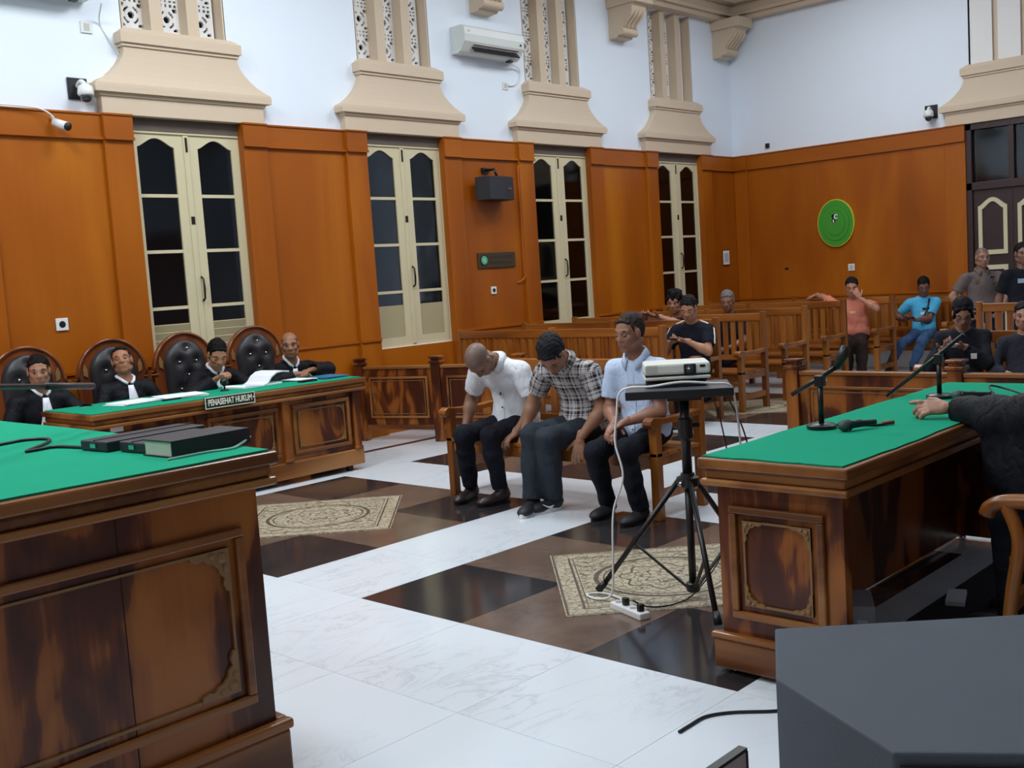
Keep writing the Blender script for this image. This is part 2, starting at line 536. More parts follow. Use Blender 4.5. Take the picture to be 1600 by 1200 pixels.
M_base_shade = plain('grey_brown_base_shade', lin(96,84,76), 0.7, noise=0.15, nscale=8)  # grey-brown paint imitating the shade beneath the peach base blocks
# ---------------------------------------------------------------- wood panelling
def bay(parent, x0, x1, s0=0.27, s1=0.27):
    """panel between two openings: two raised strips, a field, cornice band and dado rail; wall plane at local y=0, room towards -y"""
    f = 0.045; r = 0.085
    MB().box(x0+s0, x1-s1, -f, 0, 0.0, 3.225).build('field_panel', M_wallwood, parent)
    if s0: MB().box(x0, x0+s0, -r, 0, 0.0, 3.225).build('raised_strip', M_wallwood, parent, bevel=0.003)
    if s1: MB().box(x1-s1, x1, -r, 0, 0.0, 3.225).build('raised_strip', M_wallwood, parent, bevel=0.003)
    m = MB()
    for a, b_, d in ((x0, x0+s0, r), (x0+s0, x1-s1, f), (x1-s1, x1, r)):
        if b_-a < 0.01: continue
        m.box(a, b_, -d-0.018, -d, 3.04, 3.225)
        m.box(a, b_, -d-0.034, -d, 3.015, 3.04)
        m.box(a-0.001, b_+0.001, -d-0.03, 0.0, 3.225, 3.24)
    m.build('cornice_band', M_cornice, parent)
    m = MB()
    for a, b_, d in ((x0, x0+s0, r), (x0+s0, x1-s1, f), (x1-s1, x1, r)):
        if b_-a < 0.01: continue
        m.box(a, b_, -d-0.016, -d, 1.022, 1.05)
        m.box(a, b_, -d-0.012, -d, 0.0, 0.14)
    m.build('dado_rail', M_cornice, parent)

pan = thing('trim_1', 'orange varnished wood panelling between the tall windows', 'panelling')
pan.location = (0, WY, 0)
del pan['category']; struct(pan)
edges = [0.645]+[e for c in WC for e in (c-0.56, c+0.56)]
bay(pan, WC[0]-2.635+0.56, WC[0]-0.56)
bay(pan, 0.645, WC[0]-2.635+0.56-0.0, 0.0, 0.0)
for k in range(3): bay(pan, WC[k]+0.56, WC[k+1]-0.56)
bay(pan, WC[3]+0.56, WX-0.05, 0.27, 0.0)
for c in WC:
    MB().box(c-0.56, c+0.56, -0.03, 0, 0.0, 0.925).build('apron_panel', M_cornice, pan)
    MB().box(c-0.575, c+0.575, -0.006, 0.0, 3.125, 3.236).build('base_shade_strip', M_base_shade, pan)  # thin strip coloured as the shadow under the peach base
pan2 = thing('trim_2', 'orange varnished wood panelling on the back wall', 'panelling')
pan2.location = (WX, WY, 0); pan2.rotation_euler = (0, 0, -PI/2)
del pan2['category']; struct(pan2)
bay(pan2, 0.05, WY-(DY+0.57), 0.22, 0.27)
struct(MB().box(WX-0.085, WX-0.05, DY+0.58, WY-0.1, 0.0, 0.22).build('baseboard_back', M_whiteplastic), 'pale baseboard along the back wall')

struct(MB().box(-4.5, -4.44, -6.4, WY-0.1, 0, 3.23).build('trim_13', M_wallwood), 'orange wood panelling behind the judges')
struct(MB().box(-4.4, WX-0.1, -6.5, -6.44, 0, 3.23).build('trim_14', M_wallwood), 'orange wood panelling on the side wall opposite the windows')

# ---------------------------------------------------------------- plinth, lattice and posts above each window
def lattice_mesh():
    W_, H_ = 0.27, 1.24
    c = 0.009; nx, nz = int(W_/c), int(H_/c)
    sx, sz = W_/nx, H_/nz
    solid = np.ones((nx, nz), bool)
    P = 0.30
    for i in range(nx):
        for k in range(nz):
            x = (i+0.5)*sx-W_/2; z = (k+0.5)*sz
            if abs(x) > 0.105 or z < 0.05 or z > H_-0.03: continue
            zz = (z-0.05) % P
            dz = zz-0.115; r = math.hypot(x, dz); a = math.degrees(math.atan2(dz, x)) % 90
            hole = False
            if r < 0.032: hole = True
            if 0.062 < r < 0.082 and 18 < a < 72: hole = True
            if abs(x) > 0.066 and abs(dz) > 0.072 and abs(dz) < 0.105 and abs(x)+abs(dz) > 0.15: hole = True
            if 0.235 < zz < 0.255 or 0.272 < zz < 0.292:
                if any(abs(abs(x)-q) < 0.012 for q in (0.0, 0.05, 0.092)): hole = True
            if hole: solid[i, k] = False
    m = MB()
    # merge solid cells in vertical runs
    for i in range(nx):
        k = 0
        while k < nz:
            if solid[i, k]:
                k0 = k
                while k < nz and solid[i, k]: k += 1
                m.box(-W_/2+i*sx, -W_/2+(i+1)*sx, 0, 0.03, k0*sz, k*sz)
            else: k += 1
    return m.mesh('lattice', M_lattice)
LAT = lattice_mesh()

def plinth(name, label, loc, rotz=0.0, lattice=True):
    t = thing(name, label, 'pilaster', loc, rotz); del t['category']; struct(t)
    MB().box(-0.82, 0.82, -0.09, 0, 3.235, 3.405).build('base_block', M_peach, t, bevel=0.004)
    MB().box(-0.835, 0.835, -0.105, 0, 3.39, 3.42).build('base_fillet', M_peach, t)
    prof = [(0.885, 3.42), (0.89, 3.47), (0.88, 3.495), (0.82, 3.525), (0.745, 3.57), (0.68, 3.625), (0.625, 3.685), (0.59, 3.74), (0.572, 3.79), (0.568, 3.835)]
    m = MB()
    for (a, z0), (b_, z1) in zip(prof[:-1], prof[1:]):
        d0 = 0.09+0.05*(a-0.568)/0.32; d1 = 0.09+0.05*(b_-0.568)/0.32
        vs = [(-a,-d0,z0),(a,-d0,z0),(a,0,z0),(-a,0,z0),(-b_,-d1,z1),(b_,-d1,z1),(b_,0,z1),(-b_,0,z1)]
        m.add(vs, [(3,2,1,0),(4,5,6,7),(0,1,5,4),(1,2,6,5),(2,3,7,6),(3,0,4,7)])
    m.build('swept_neck', M_peach, t)
    MB().box(-0.585, 0.585, -0.105, 0, 3.83, 3.86).build('cap_fillet', M_peach, t)
    m = MB()
    for (a, d0, z0), (b_, d1, z1) in (((0.605,0.125,3.86),(0.605,0.125,3.95)), ((0.605,0.125,3.95),(0.535,0.06,4.0))):
        vs = [(-a,-d0,z0),(a,-d0,z0),(a,0,z0),(-a,0,z0),(-b_,-d1,z1),(b_,-d1,z1),(b_,0,z1),(-b_,0,z1)]
        m.add(vs, [(3,2,1,0),(4,5,6,7),(0,1,5,4),(1,2,6,5),(2,3,7,6),(3,0,4,7)])
    m.build('cap', M_peach, t)
    for x in (-0.185, 0.185, 0.515, -0.515):
        hw = 0.06 if abs(x) < 0.3 else 0.012
        MB().box(x-hw, x+hw, -0.012 if abs(x) < 0.3 else 0.0, 0.2, 3.99, 5.26).build('post', M_peach, t)
    if lattice:
        for x in (-0.35, 0.0, 0.35):
            share('lattice_panel', LAT, t, (x, 0.13, 4.0))
        MB().box(-0.5, 0.5, 0.21, 0.22, 4.0, 5.24).build('backing', M_void, t)
    else:
        for x in (-0.35, 0.0, 0.35):
            MB().box(x-0.14, x+0.14, 0.02, 0.05, 4.0, 5.24).build('blind_panel', M_lattice, t)
    return t
for k, c in enumerate(WC):
    plinth('trim_%d' % (k+3), ['peach plinth and white lattice above the leftmost window', 'peach plinth and white lattice left of the air conditioner', 'peach plinth and white lattice right of the air conditioner', 'peach plinth and lattice nearest the room corner'][k], (c, WY, 0))
# the back wall one: no opening behind, shallow blind panels
t = plinth('trim_7', 'peach plinth over the dark door', (WX, DY, 0), -PI/2, False)
for ch in t.children:
    if ch.name.startswith('post'): ch.scale = (1, 0.3, 1)
    if ch.name.startswith('blind'): ch.location = (0, -0.06, 0)

# ---------------------------------------------------------------- ledge with corbels
LED = [(5.24, 5.31, 0.16), (5.31, 5.36, 0.22), (5.36, 5.47, 0.19), (5.47, 5.56, 0.34), (5.56, 5.64, 0.40), (5.64, 5.8, 0.36), (5.8, 6.05, 0.5)]
m = MB()
for z0, z1, d in LED:
    m.box(-4.5, WX-d, WY-d, WY, z0, z1)
struct(m.build('trim_8', M_peach, bevel=0.006), 'peach stepped ledge high on the window wall')
m = MB()
for z0, z1, d in LED:
    m.box(WX-d, WX, -6.5, WY, z0, z1)
struct(m.build('trim_9', M_peach, bevel=0.006), 'peach stepped ledge high on the back wall')
def corbel_profile():
    top = 5.24
    return [(0, top), (-0.46, top), (-0.46, top-0.05), (-0.43, top-0.08), (-0.43, top-0.14), (-0.40, top-0.17), (-0.39, top-0.22), (-0.345, top-0.28), (-0.285, top-0.33), (-0.235, top-0.375), (-0.22, top-0.42), (-0.235, top-0.45), (-0.22, top-0.485), (-0.17, top-0.50), (-0.14, top-0.535), (0, top-0.545)]
def corbel(i, x, label, y=WY, rotz=0.0):
    t = thing('trim_%d' % i, label, 'corbel', (x, y, 0), rotz); del t['category']; struct(t)
    pr = corbel_profile()
    MB().prism(pr, 'yz', -0.16, 0.16).build('corbel_body', M_peach, t)
    MB().box(-0.2, 0.2, -0.49, 0, 5.10, 5.24).build('corbel_cap', M_peach, t, bevel=0.008)
    for q in (-0.12, -0.04, 0.04, 0.12):
        pts = [(q, a-0.004, b) for a, b in pr[6:11]]
        MB().tube(pts, 0.024, 8).build('flute', M_peach, t, smooth=True)
    MB().tube([(-0.17, -0.2, 4.775), (0.17, -0.2, 4.775)], 0.052, 14).build('scroll', M_peach, t, auto=40)
corbel(10, 9.36, 'peach scroll corbel above the air conditioner')
corbel(11, 12.0, 'peach scroll corbel left of the rightmost lattice')
corbel(12, 14.55, 'peach scroll corbel in the room corner')

# ---------------------------------------------------------------- windows
def glass_mat():
    m = bpy.data.materials.new('window_glass'); m.use_nodes = True
    nt = m.node_tree; nt.nodes.clear()
    out = N(nt, 'ShaderNodeOutputMaterial')
    tr = N(nt, 'ShaderNodeBsdfTransparent'); tr.inputs[0].default_value = (0.62, 0.66, 0.7, 1)
    gl = N(nt, 'ShaderNodeBsdfGlossy'); gl.inputs['Roughness'].default_value = 0.06
    fr = N(nt, 'ShaderNodeFresnel'); fr.inputs['IOR'].default_value = 1.5
    tc = N(nt, 'ShaderNodeTexCoord'); n = N(nt, 'ShaderNodeTexNoise', i_Scale=2.0)
    nt.links.new(tc.outputs['Object'], n.inputs['Vector'])
    bp = N(nt, 'ShaderNodeBump', i_Strength=0.08, i_Distance=0.02)
    nt.links.new(n.outputs['Fac'], bp.inputs['Height']); nt.links.new(bp.outputs['Normal'], gl.inputs['Normal'])
    mx = N(nt, 'ShaderNodeMixShader')
    nt.links.new(fr.outputs[0], mx.inputs[0]); nt.links.new(tr.outputs[0], mx.inputs[1]); nt.links.new(gl.outputs[0], mx.inputs[2])
    nt.links.new(mx.outputs[0], out.inputs[0])
    return m
M_glass = glass_mat()

def arch_z(t, z0, h):
    t = max(-1.0, min(1.0, t))
    return z0+h*(0.5+0.5*math.cos(PI*t))**0.75 if abs(t) < 1 else z0

def window(name, label, c, solid, louver):
    t = thing(name, label, 'window', (c, WY, 0)); del t['category']; struct(t)
    MB().box(-0.58, 0.58, 0.0, 0.06, 3.105, 3.13).box(-0.58, -0.565, 0, 0.06, 0.93, 3.13).box(0.565, 0.58, 0, 0.06, 0.93, 3.13).build('casing', M_cream, t)
    for s in (-1, 1):
        if s < 0: x0, x1, a, b_ = -0.565, -0.002, -0.48, -0.115
        else:     x0, x1, a, b_ = 0.002, 0.565, 0.125, 0.485
        y0, y1 = 0.015, 0.05
        f = MB()
        f.box(x0, a, y0, y1, 0.93, 3.105); f.box(b_, x1, y0, y1, 0.93, 3.105)
        f.box(a, b_, y0, y1, 0.93, 1.03)
        n = 18
        A = [(a+(b_-a)*i/n, 3.105) for i in range(n+1)]
        B = [(a+(b_-a)*i/n, arch_z((i/n-0.5)*2, 2.985, 0.08)) for i in range(n+1)]
        f.strip(A, B, 'xz', y0, y1)
        leaf = f.build('leaf', M_cream, t)
        for z in (2.55, 2.045, 1.53):
            MB().box(a, b_, y0+0.004, y1, z-0.015, z+0.015).build('glazing_bar', M_cream, leaf)
        zs = [(2.565, 3.06), (2.06, 2.535), (1.545, 2.03), ((1.385 if solid else 1.03), 1.515)]
        for z0, z1 in zs:
            MB().box(a-0.01, b_+0.01, 0.032, 0.036, z0-0.01, z1+0.01).build('pane', M_glass, leaf)
        if solid:
            if louver:
                MB().box(a, b_, 0.038, 0.046, 1.03, 1.385).build('lower_panel', M_louver, leaf)
                for q in range(5):
                    MB().obox(((a+b_)/2, 0.033, 1.07+q*0.07), ((b_-a)/2, 0, 0), (0, 0.008, 0.004), (0, -0.006, 0.03)).build('louver_slat', M_louver, leaf)
            else:
                MB().box(a, b_, 0.03, 0.044, 1.03, 1.385).build('lower_panel', M_louver, leaf)
    MB().box(-0.025, 0.03, 0.002, 0.018, 0.95, 3.1).build('astragal', M_cream, t, bevel=0.004)
    MB().box(-0.014, 0.022, -0.004, 0.004, 2.29, 2.36).build('bolt_plate', M_iron, t)
    MB().tube([(0.035, 0.002, 1.58), (0.035, -0.03, 1.6), (0.035, -0.036, 1.69), (0.035, -0.03, 1.78), (0.035, 0.002, 1.8)], [0.012, 0.009, 0.011, 0.009, 0.012], 8).build('pull_handle', M_iron, t, smooth=True)
    MB().box(-0.008, 0.012, -0.004, 0.004, 2.95, 3.08).build('top_bolt', M_iron, t)
window('window_1', 'leftmost tall cream window with louvred lower panels', WC[0], True, True)
window('window_2', 'tall cream window with plain lower panels behind the wooden rail', WC[1], True, False)
window('window_3', 'tall cream window right of the wall speaker', WC[2], False, False)
window('window_4', 'tall cream window nearest the room corner', WC[3], False, False)

# veranda seen dimly through the panes
struct(MB().box(2.0, 17.0, 11.6, 11.8, -0.3, 4.2).build('wall_veranda', plain('veranda_wall', lin(150,148,150), 0.9, noise=0.3, nscale=1.2)), 'dim veranda wall outside the windows')

# ---------------------------------------------------------------- dark door in the back wall
d = thing('door_1', 'dark brown double door with glazed transom and cream panel frames', 'door', (WX, DY, 0), -PI/2); del d['category']; struct(d)
MB().box(-0.58, -0.5, -0.06, 0.1, 0, 3.23).box(0.5, 0.58, -0.06, 0.1, 0, 3.23).box(-0.58, 0.58, -0.06, 0.1, 3.15, 3.23).box(-0.58, 0.58, -0.06, 0.1, 2.36, 2.46).box(-0.035, 0.035, -0.05, 0.1, 2.46, 3.15).build('door_frame', M_darkdoor, d, bevel=0.004)
for s in (-1, 1):
    MB().box(s*0.27-0.235, s*0.27+0.235, 0.0, 0.008, 2.44, 3.17).build('transom_pane', M_glass, d)
    lf = MB().box(s*0.25-0.248, s*0.25+0.248, -0.02, 0.03, 0, 2.36).build('door_leaf', M_darkdoor, d)
    def outline(hw, z0, z1, h, n=14):
        return [(s*0.25-hw, z0), (s*0.25+hw, z0)]+[(s*0.25+hw-2*hw*i/n, arch_z((i/n-0.5)*2, z1, h)) for i in range(n+1)]
    O = outline(0.185, 1.5, 2.14, 0.11); I = outline(0.135, 1.56, 2.10, 0.095)
    m = MB(); m.strip(O+[O[0]], I+[I[0]], 'xz', -0.045, -0.02); m.build('arched_frame', M_cream, lf)
    m = MB()
    for a, b_, z0, z1 in ((-0.185,0.185,1.3,1.36),(-0.185,0.185,0.3,0.36),(-0.185,-0.135,0.36,1.3),(0.135,0.185,0.36,1.3)):
        m.box(s*0.25+a, s*0.25+b_, -0.045, -0.02, z0, z1)
    m.build('lower_frame', M_cream, lf)
MB().box(-0.6, 0.6, 0.4, 0.45, 0, 3.3).build('lobby_screen', plain('dim_lobby', lin(96,100,104), 0.8, noise=0.3, nscale=2.0), d)

# ---------------------------------------------------------------- ceiling lamp fixtures
M_tube = bpy.data.materials.new('lit_diffuser'); M_tube.use_nodes = True
b = M_tube.node_tree.nodes['Principled BSDF']
b.inputs['Base Color'].default_value = (1, 1, 1, 1)
b.inputs['Emission Color'].default_value = (0.93, 0.965, 1, 1); b.inputs['Emission Strength'].default_value = 6.0
for q, (lx, ly, lz, lw) in enumerate(LAMPS):
    t = thing('ceiling_lamp', 'square white ceiling lamp panel, %s' % ['above the left desk','above the lawyers table','above the middle benches','right above the camera','above the prosecution desk','above the gallery aisle','behind the camera','by the back wall'][q], 'lamp', (lx, ly, lz), group='ceiling lamp panels')
    MB().box(-0.8, 0.8, -0.8, 0.8, 0.05, 0.11).build('housing', M_whiteplastic, t)
    MB().box(-0.76, 0.76, -0.76, 0.76, 0.03, 0.05).build('diffuser', M_tube, t)
    MB().tube([(0, 0, 0.11), (0, 0, CEIL-lz)], 0.02).build('suspension_rod', M_whiteplastic, t)
# ================================================================== FURNITURE
def frame_bars(m, plane, u0, u1, w0, w1, wd, a, b):
    """rectangular frame of four bars on a vertical face; plane 'x' = face normal along x (u is y), 'y' = normal along y (u is x)"""
    for (p0, p1, q0, q1) in ((u0, u1, w0, w0+wd), (u0, u1, w1-wd, w1), (u0, u0+wd, w0+wd, w1-wd), (u1-wd, u1, w0+wd, w1-wd)):
        if plane == 'y': m.box(p0, p1, a, b, q0, q1)
        else: m.box(a, b, p0, p1, q0, q1)

def corner_ornament(size, th):
    """carved leafy corner in the local xz plane, the corner at the origin"""
    m = MB(); s = size
    P = [(0,0),(s,0),(s*0.97,s*0.13),(s*0.8,s*0.2),(s*0.66,s*0.16),(s*0.55,s*0.27),(s*0.42,s*0.3),(s*0.36,s*0.36),(s*0.3,s*0.42),(s*0.27,s*0.55),(s*0.16,s*0.66),(s*0.2,s*0.8),(s*0.13,s*0.97),(0,s)]
    m.prism(P, 'xz', -th, 0)
    m.ball((s*0.2, -th, s*0.2), (s*0.13, th*0.7, s*0.13), 8, 5)
    m.ball((s*0.45, -th, s*0.12), (s*0.1, th*0.6, s*0.07), 8, 5)
    m.ball((s*0.12, -th, s*0.45), (s*0.07, th*0.6, s*0.1), 8, 5)
    return m

def face_panel(body, plane, u0, u1, z0, z1, a, sgn, orn=0.1, wm=M_desk):
    """raised moulding, thin inner bead and four carved corners on one face; a is the face plane, sgn the outward direction"""
    o = MB(); frame_bars(o, plane, u0, u1, z0, z1, 0.03, a, a+sgn*0.02)
    o.build('panel_moulding', M_desky if plane == 'x' else M_deskx, body, bevel=0.006)
    i = 0.055
    q = MB(); frame_bars(q, plane, u0+i, u1-i, z0+i, z1-i, 0.008, a, a+sgn*0.01)
    q.build('inner_bead', M_gold, body)
    if orn <= 0: return
    for su, sz in ((1, 1), (-1, 1), (1, -1), (-1, -1)):
        cm = corner_ornament(orn, 0.012)
        uu = (u0+i) if su > 0 else (u1-i); zz = (z0+i) if sz > 0 else (z1-i)
        vs = []
        for x, y, z in cm.v:
            U = uu+su*x; Z_ = zz+sz*z; D = a+sgn*(-y)
            vs.append((U, D, Z_) if plane == 'y' else (D, U, Z_))
        k = MB(); k.add(vs, cm.f); k.build('carved_corner', M_gold, body)

def desk_top(t, x0, x1, y0, y1, H):
    """moulded edge in three steps and the green felt"""
    m = MB()
    m.box(x0, x1, y0, y1, H-0.045, H-0.003)
    m.build('top_slab', M_deskx, t, bevel=0.008)
    m = MB(); m.box(x0+0.018, x1-0.018, y0+0.018, y1-0.018, H-0.085, H-0.045); m.build('top_cove', M_desky, t, bevel=0.012)
    m = MB(); m.box(x0+0.006, x1-0.006, y0+0.006, y1-0.006, H-0.112, H-0.085); m.build('top_bead', M_deskx, t, bevel=0.008)

def felt(name, label, x0, x1, y0, y1, H, folds=0.006):
    """thin cloth with a slightly wavy hem"""
    rnd = random.Random(int(x0*100))
    n = 24; m = MB(); top = []; 
    def hem(p, q, nx, ny):
        out = []
        for i in range(n):
            t_ = i/n; wv = folds*math.sin(t_*19+rnd.random())*0.6+rnd.uniform(-1, 1)*folds*0.4
            out.append((p[0]+(q[0]-p[0])*t_+nx*wv, p[1]+(q[1]-p[1])*t_+ny*wv))
        return out
    poly = hem((x0,y0),(x1,y0),0,1)+hem((x1,y0),(x1,y1),1,0)+hem((x1,y1),(x0,y1),0,1)+hem((x0,y1),(x0,y0),1,0)
    m.prism(poly, 'xy', H-0.002, H+0.003)
    o = m.build(name, M_cloth)
    tag(o, label, 'tablecloth')
    return o

# ---- lawyers' table ------------------------------------------------
LT = thing('counsel_table', 'long carved wooden table with three panels below the PENASEHAT HUKUM plate', 'table')
x0, x1, y0, y1, H = 3.46, 5.98, 7.43, 8.28, 0.82
desk_top(LT, x0, x1, y0, y1, H)
bx0, bx1, by0 = x0+0.07, x1-0.07, y0+0.07
body = MB().box(bx0, bx1, by0, by0+0.04, 0.06, H-0.11).box(bx0, bx0+0.04, by0+0.04, y1-0.05, 0.06, H-0.11).box(bx1-0.04, bx1, by0+0.04, y1-0.05, 0.06, H-0.11).build('body', M_desk, LT)
MB().box(bx0-0.025, bx1+0.025, by0-0.025, by0+0.03, 0.05, 0.19).box(bx0-0.025, bx0+0.03, by0+0.03, y1-0.05, 0.05, 0.19).box(bx1-0.03, bx1+0.025, by0+0.03, y1-0.05, 0.05, 0.19).build('plinth', M_deskx, LT, bevel=0.01)
for xx in (bx0, bx0+0.78, bx0+1.58, bx1-0.06):
    MB().box(xx-0.005, xx+0.06, by0-0.03, by0, 0.19, H-0.11).box(xx-0.012, xx+0.067, by0-0.038, by0, 0.19, 0.215).box(xx-0.012, xx+0.067, by0-0.038, by0, H-0.14, H-0.11).build('pilaster', M_desk, LT, bevel=0.004)
for a, b_ in ((bx0+0.1, bx0+0.74), (bx0+0.88, bx0+1.54), (bx0+1.68, bx1-0.1)):
    face_panel(body, 'y', a, b_, 0.24, 0.66, by0, -1, 0.085)
for xx in (bx0+0.1, bx1-0.1):
    for yy in (by0+0.05, y1-0.12): MB().lathe([(0.03,0),(0.035,0.02),(0.03,0.06)], 12, (xx, yy, 0)).build('foot', M_blackmetal, LT, smooth=True)
felt('green_tablecloth', 'green felt cloth on the lawyers table', x0+0.02, x1-0.03, y0+0.035, y1-0.02, H)

# ---- prosecution desk ----------------------------------------------
RD = thing('prosecution_desk', 'wooden desk with green felt and one carved end panel, right of the projector', 'desk')
x0, x1, y0, y1, H = 3.46, 5.98, 1.70, 2.32, 0.865
desk_top(RD, x0, x1, y0, y1, H)
ex = x0+0.06
body = MB().box(ex, ex+0.05, y0+0.05, y1-0.05, 0.03, H-0.11).box(ex+0.05, x1-0.11, y1-0.09, y1-0.05, 0.03, H-0.11).box(x1-0.11, x1-0.06, y0+0.05, y1-0.05, 0.03, H-0.11).build('body', M_desk, RD)
MB().box(ex-0.03, ex-0.0, y0+0.03, y1-0.02, 0.02, 0.14).box(ex-0.038, ex-0.0, y0+0.022, y1-0.012, 0.14, 0.165).box(ex+0.001, x1-0.06, y1-0.05, y1-0.025, 0.02, 0.155).build('plinth', M_desky, RD, bevel=0.008)
face_panel(body, 'x', y0+0.12, y1-0.105, 0.23, 0.675, ex, -1, 0.085)
for yy in (y0+0.06, y1-0.09):
    MB().lathe([(0.02,0),(0.024,0.01),(0.02,0.03)], 10, (ex+0.02, yy, 0)).build('caster', M_chrome, RD, smooth=True)
    MB().lathe([(0.02,0),(0.024,0.01),(0.02,0.03)], 10, (x1-0.09, yy, 0)).build('caster', M_chrome, RD, smooth=True)
felt('green_tablecloth', 'green felt cloth on the right prosecution desk', x0+0.02, x1-0.02, y0+0.02, y1-0.012, H, 0.008)

# ---- judges' desk in the left foreground -----------------------------
JD = thing('judges_desk', 'tall wooden desk with green felt in the left foreground', 'desk')
x0, x1, y0, y1, H = -1.2, 1.96, 2.91, 6.6, 1.10
desk_top(JD, x0, x1, y0, y1, H)
fy = y0+0.06; fx = x1-0.06
body = MB().box(x0+0.06, fx, fy, fy+0.05, 0.03, H-0.11).box(fx-0.05, fx, fy+0.05, y1-0.11, 0.03, H-0.11).box(x0+0.06, fx, y1-0.11, y1-0.06, 0.03, H-0.11).build('body', M_desk, JD)
MB().box(x0+0.03, fx+0.035, fy-0.03, fy-0.0005, 0.0, 0.17).box(x0+0.02, fx+0.045, fy-0.04, fy-0.0005, 0.17, 0.205).box(fx+0.0005, fx+0.035, fy, y1-0.04, 0.0, 0.17).box(fx+0.0005, fx+0.045, fy, y1-0.04, 0.17, 0.205).build('plinth', M_deskx, JD, bevel=0.01)
face_panel(body, 'y', 0.2, 1.83, 0.29, 0.87, fy, -1, 0.14)
for xx in (1.42, 0.98, 0.55):
    MB().box(xx-0.0015, xx+0.0015, fy-0.0012, fy, 0.21, H-0.11).build('board_joint', M_void, body)
face_panel(body, 'x', fy+0.1, fy+1.2, 0.29, 0.87, fx, 1, 0.12)
face_panel(body, 'x', fy+1.35, fy+2.45, 0.29, 0.87, fx, 1, 0.12)
felt('green_tablecloth', 'green felt cloth on the judges desk in the left foreground', x0+0.03, x1-0.022, y0+0.028, y1-0.03, H, 0.008)

# ---- benches --------------------------------------------------------
SLAT = {}
def bench(name, label, xb, ya, yb, Hb, group, arms=True, style=0):
    """slatted bench facing -x: back at xb, from ya (near camera right end) to yb"""
    L = yb-ya; D = 0.5
    t = thing(name, label, 'bench', (xb, ya, 0), 0, group)
    key = (round(L, 3), Hb)
    for y in ([0.03, L-0.03] if L < 2.4 else [0.03, L/2, L-0.03]):
        MB().box(-0.03, 0.03, y-0.03, y+0.03, 0, Hb+0.02).build('back_post', M_bench, t, bevel=0.005)
        MB().box(-D-0.03, -D+0.03, y-0.03, y+0.03, 0, 0.62 if (arms and y in (0.03, L-0.03)) else 0.4).build('front_leg', M_bench, t, bevel=0.005)
        MB().box(-D, 0, y-0.018, y+0.018, 0.13, 0.19).build('side_stretcher', M_bench, t)
        MB().box(-D, 0, y-0.02, y+0.02, 0.35, 0.41).build('seat_bearer', M_bench, t)
        if arms and y in (0.03, L-0.03):
            pr = [(-D-0.09, 0.625), (-D-0.085, 0.65), (-D-0.05, 0.668), (-D+0.06, 0.655), (-0.2, 0.648), (-0.02, 0.66), (-0.02, 0.62), (-0.2, 0.612), (-D+0.04, 0.615), (-D-0.03, 0.6), (-D-0.07, 0.6)]
            MB().prism(pr, 'xz', y-0.035, y+0.035).build('armrest', M_bench, t, bevel=0.005)
    MB().box(-0.022, 0.022, 0.06, L-0.06, Hb-0.085, Hb).build('top_rail', M_benchy, t, bevel=0.006)
    MB().box(-0.018, 0.018, 0.06, L-0.06, 0.52, 0.575).build('lower_rail', M_benchy, t, bevel=0.004)
    MB().box(-D-0.015, -D+0.015, 0.06, L-0.06, 0.33, 0.41).build('front_apron', M_benchy, t, bevel=0.004)
    for q in range(4):
        MB().box(-D-0.03+q*0.123, -D-0.03+q*0.123+0.115, 0.0, L, 0.41, 0.435).build('seat_plank', M_benchy, t, bevel=0.003)
    sp = 0.1 if style == 0 else 0.13
    n = int((L-0.12)/sp)
    if (Hb, style) not in SLAT:
        SLAT[(Hb, style)] = MB().box(-0.01, 0.01, -0.029, 0.029, 0.57, Hb-0.08).mesh('back_slat', M_bench)
    for k in range(n):
        share('back_slat', SLAT[(Hb, style)], t, (0, 0.06+(L-0.12)*(k+0.5)/n, 0))
    return t
G = 'slatted gallery benches'
bench('gallery_bench', 'slatted wooden gallery bench right behind the three men, first row', 8.45, 5.95, 8.8, 1.04, G)
bench('gallery_bench', 'slatted gallery bench seating the man in the black T-shirt, second row', 9.55, 6.05, 8.8, 1.04, G)
bench('gallery_bench', 'empty slatted gallery bench right of the man in the black T-shirt', 10.5, 6.05, 8.8, 1.04, G)
bench('gallery_bench', 'slatted gallery bench on which the grey-haired man sits', 11.5, 6.08, 8.8, 1.04, G)
bench('gallery_bench', 'slatted gallery bench directly in front of the man in the peach shirt', 12.5, 6.08, 8.8, 1.06, G)
bench('gallery_bench', 'gallery bench on which the man in the peach shirt sits', 13.62, 5.95, 8.8, 1.04, G)
bench('gallery_bench', 'bench against the back wall under the blue T-shirt man', 14.62, 5.45, 8.7, 0.98, G)
bench('gallery_bench', 'gallery bench standing in front of the police officer', 11.1, 1.9, 4.0, 1.04, G, True)
bench('gallery_bench', 'gallery bench holding the two seated people in dark clothes at the right edge', 9.3, 1.6, 3.66, 0.9, G, True)
bench('defendant_bench', 'light brown wooden bench on which the three men sit', 6.0, 3.96, 5.90, 0.985, None, True, 1)

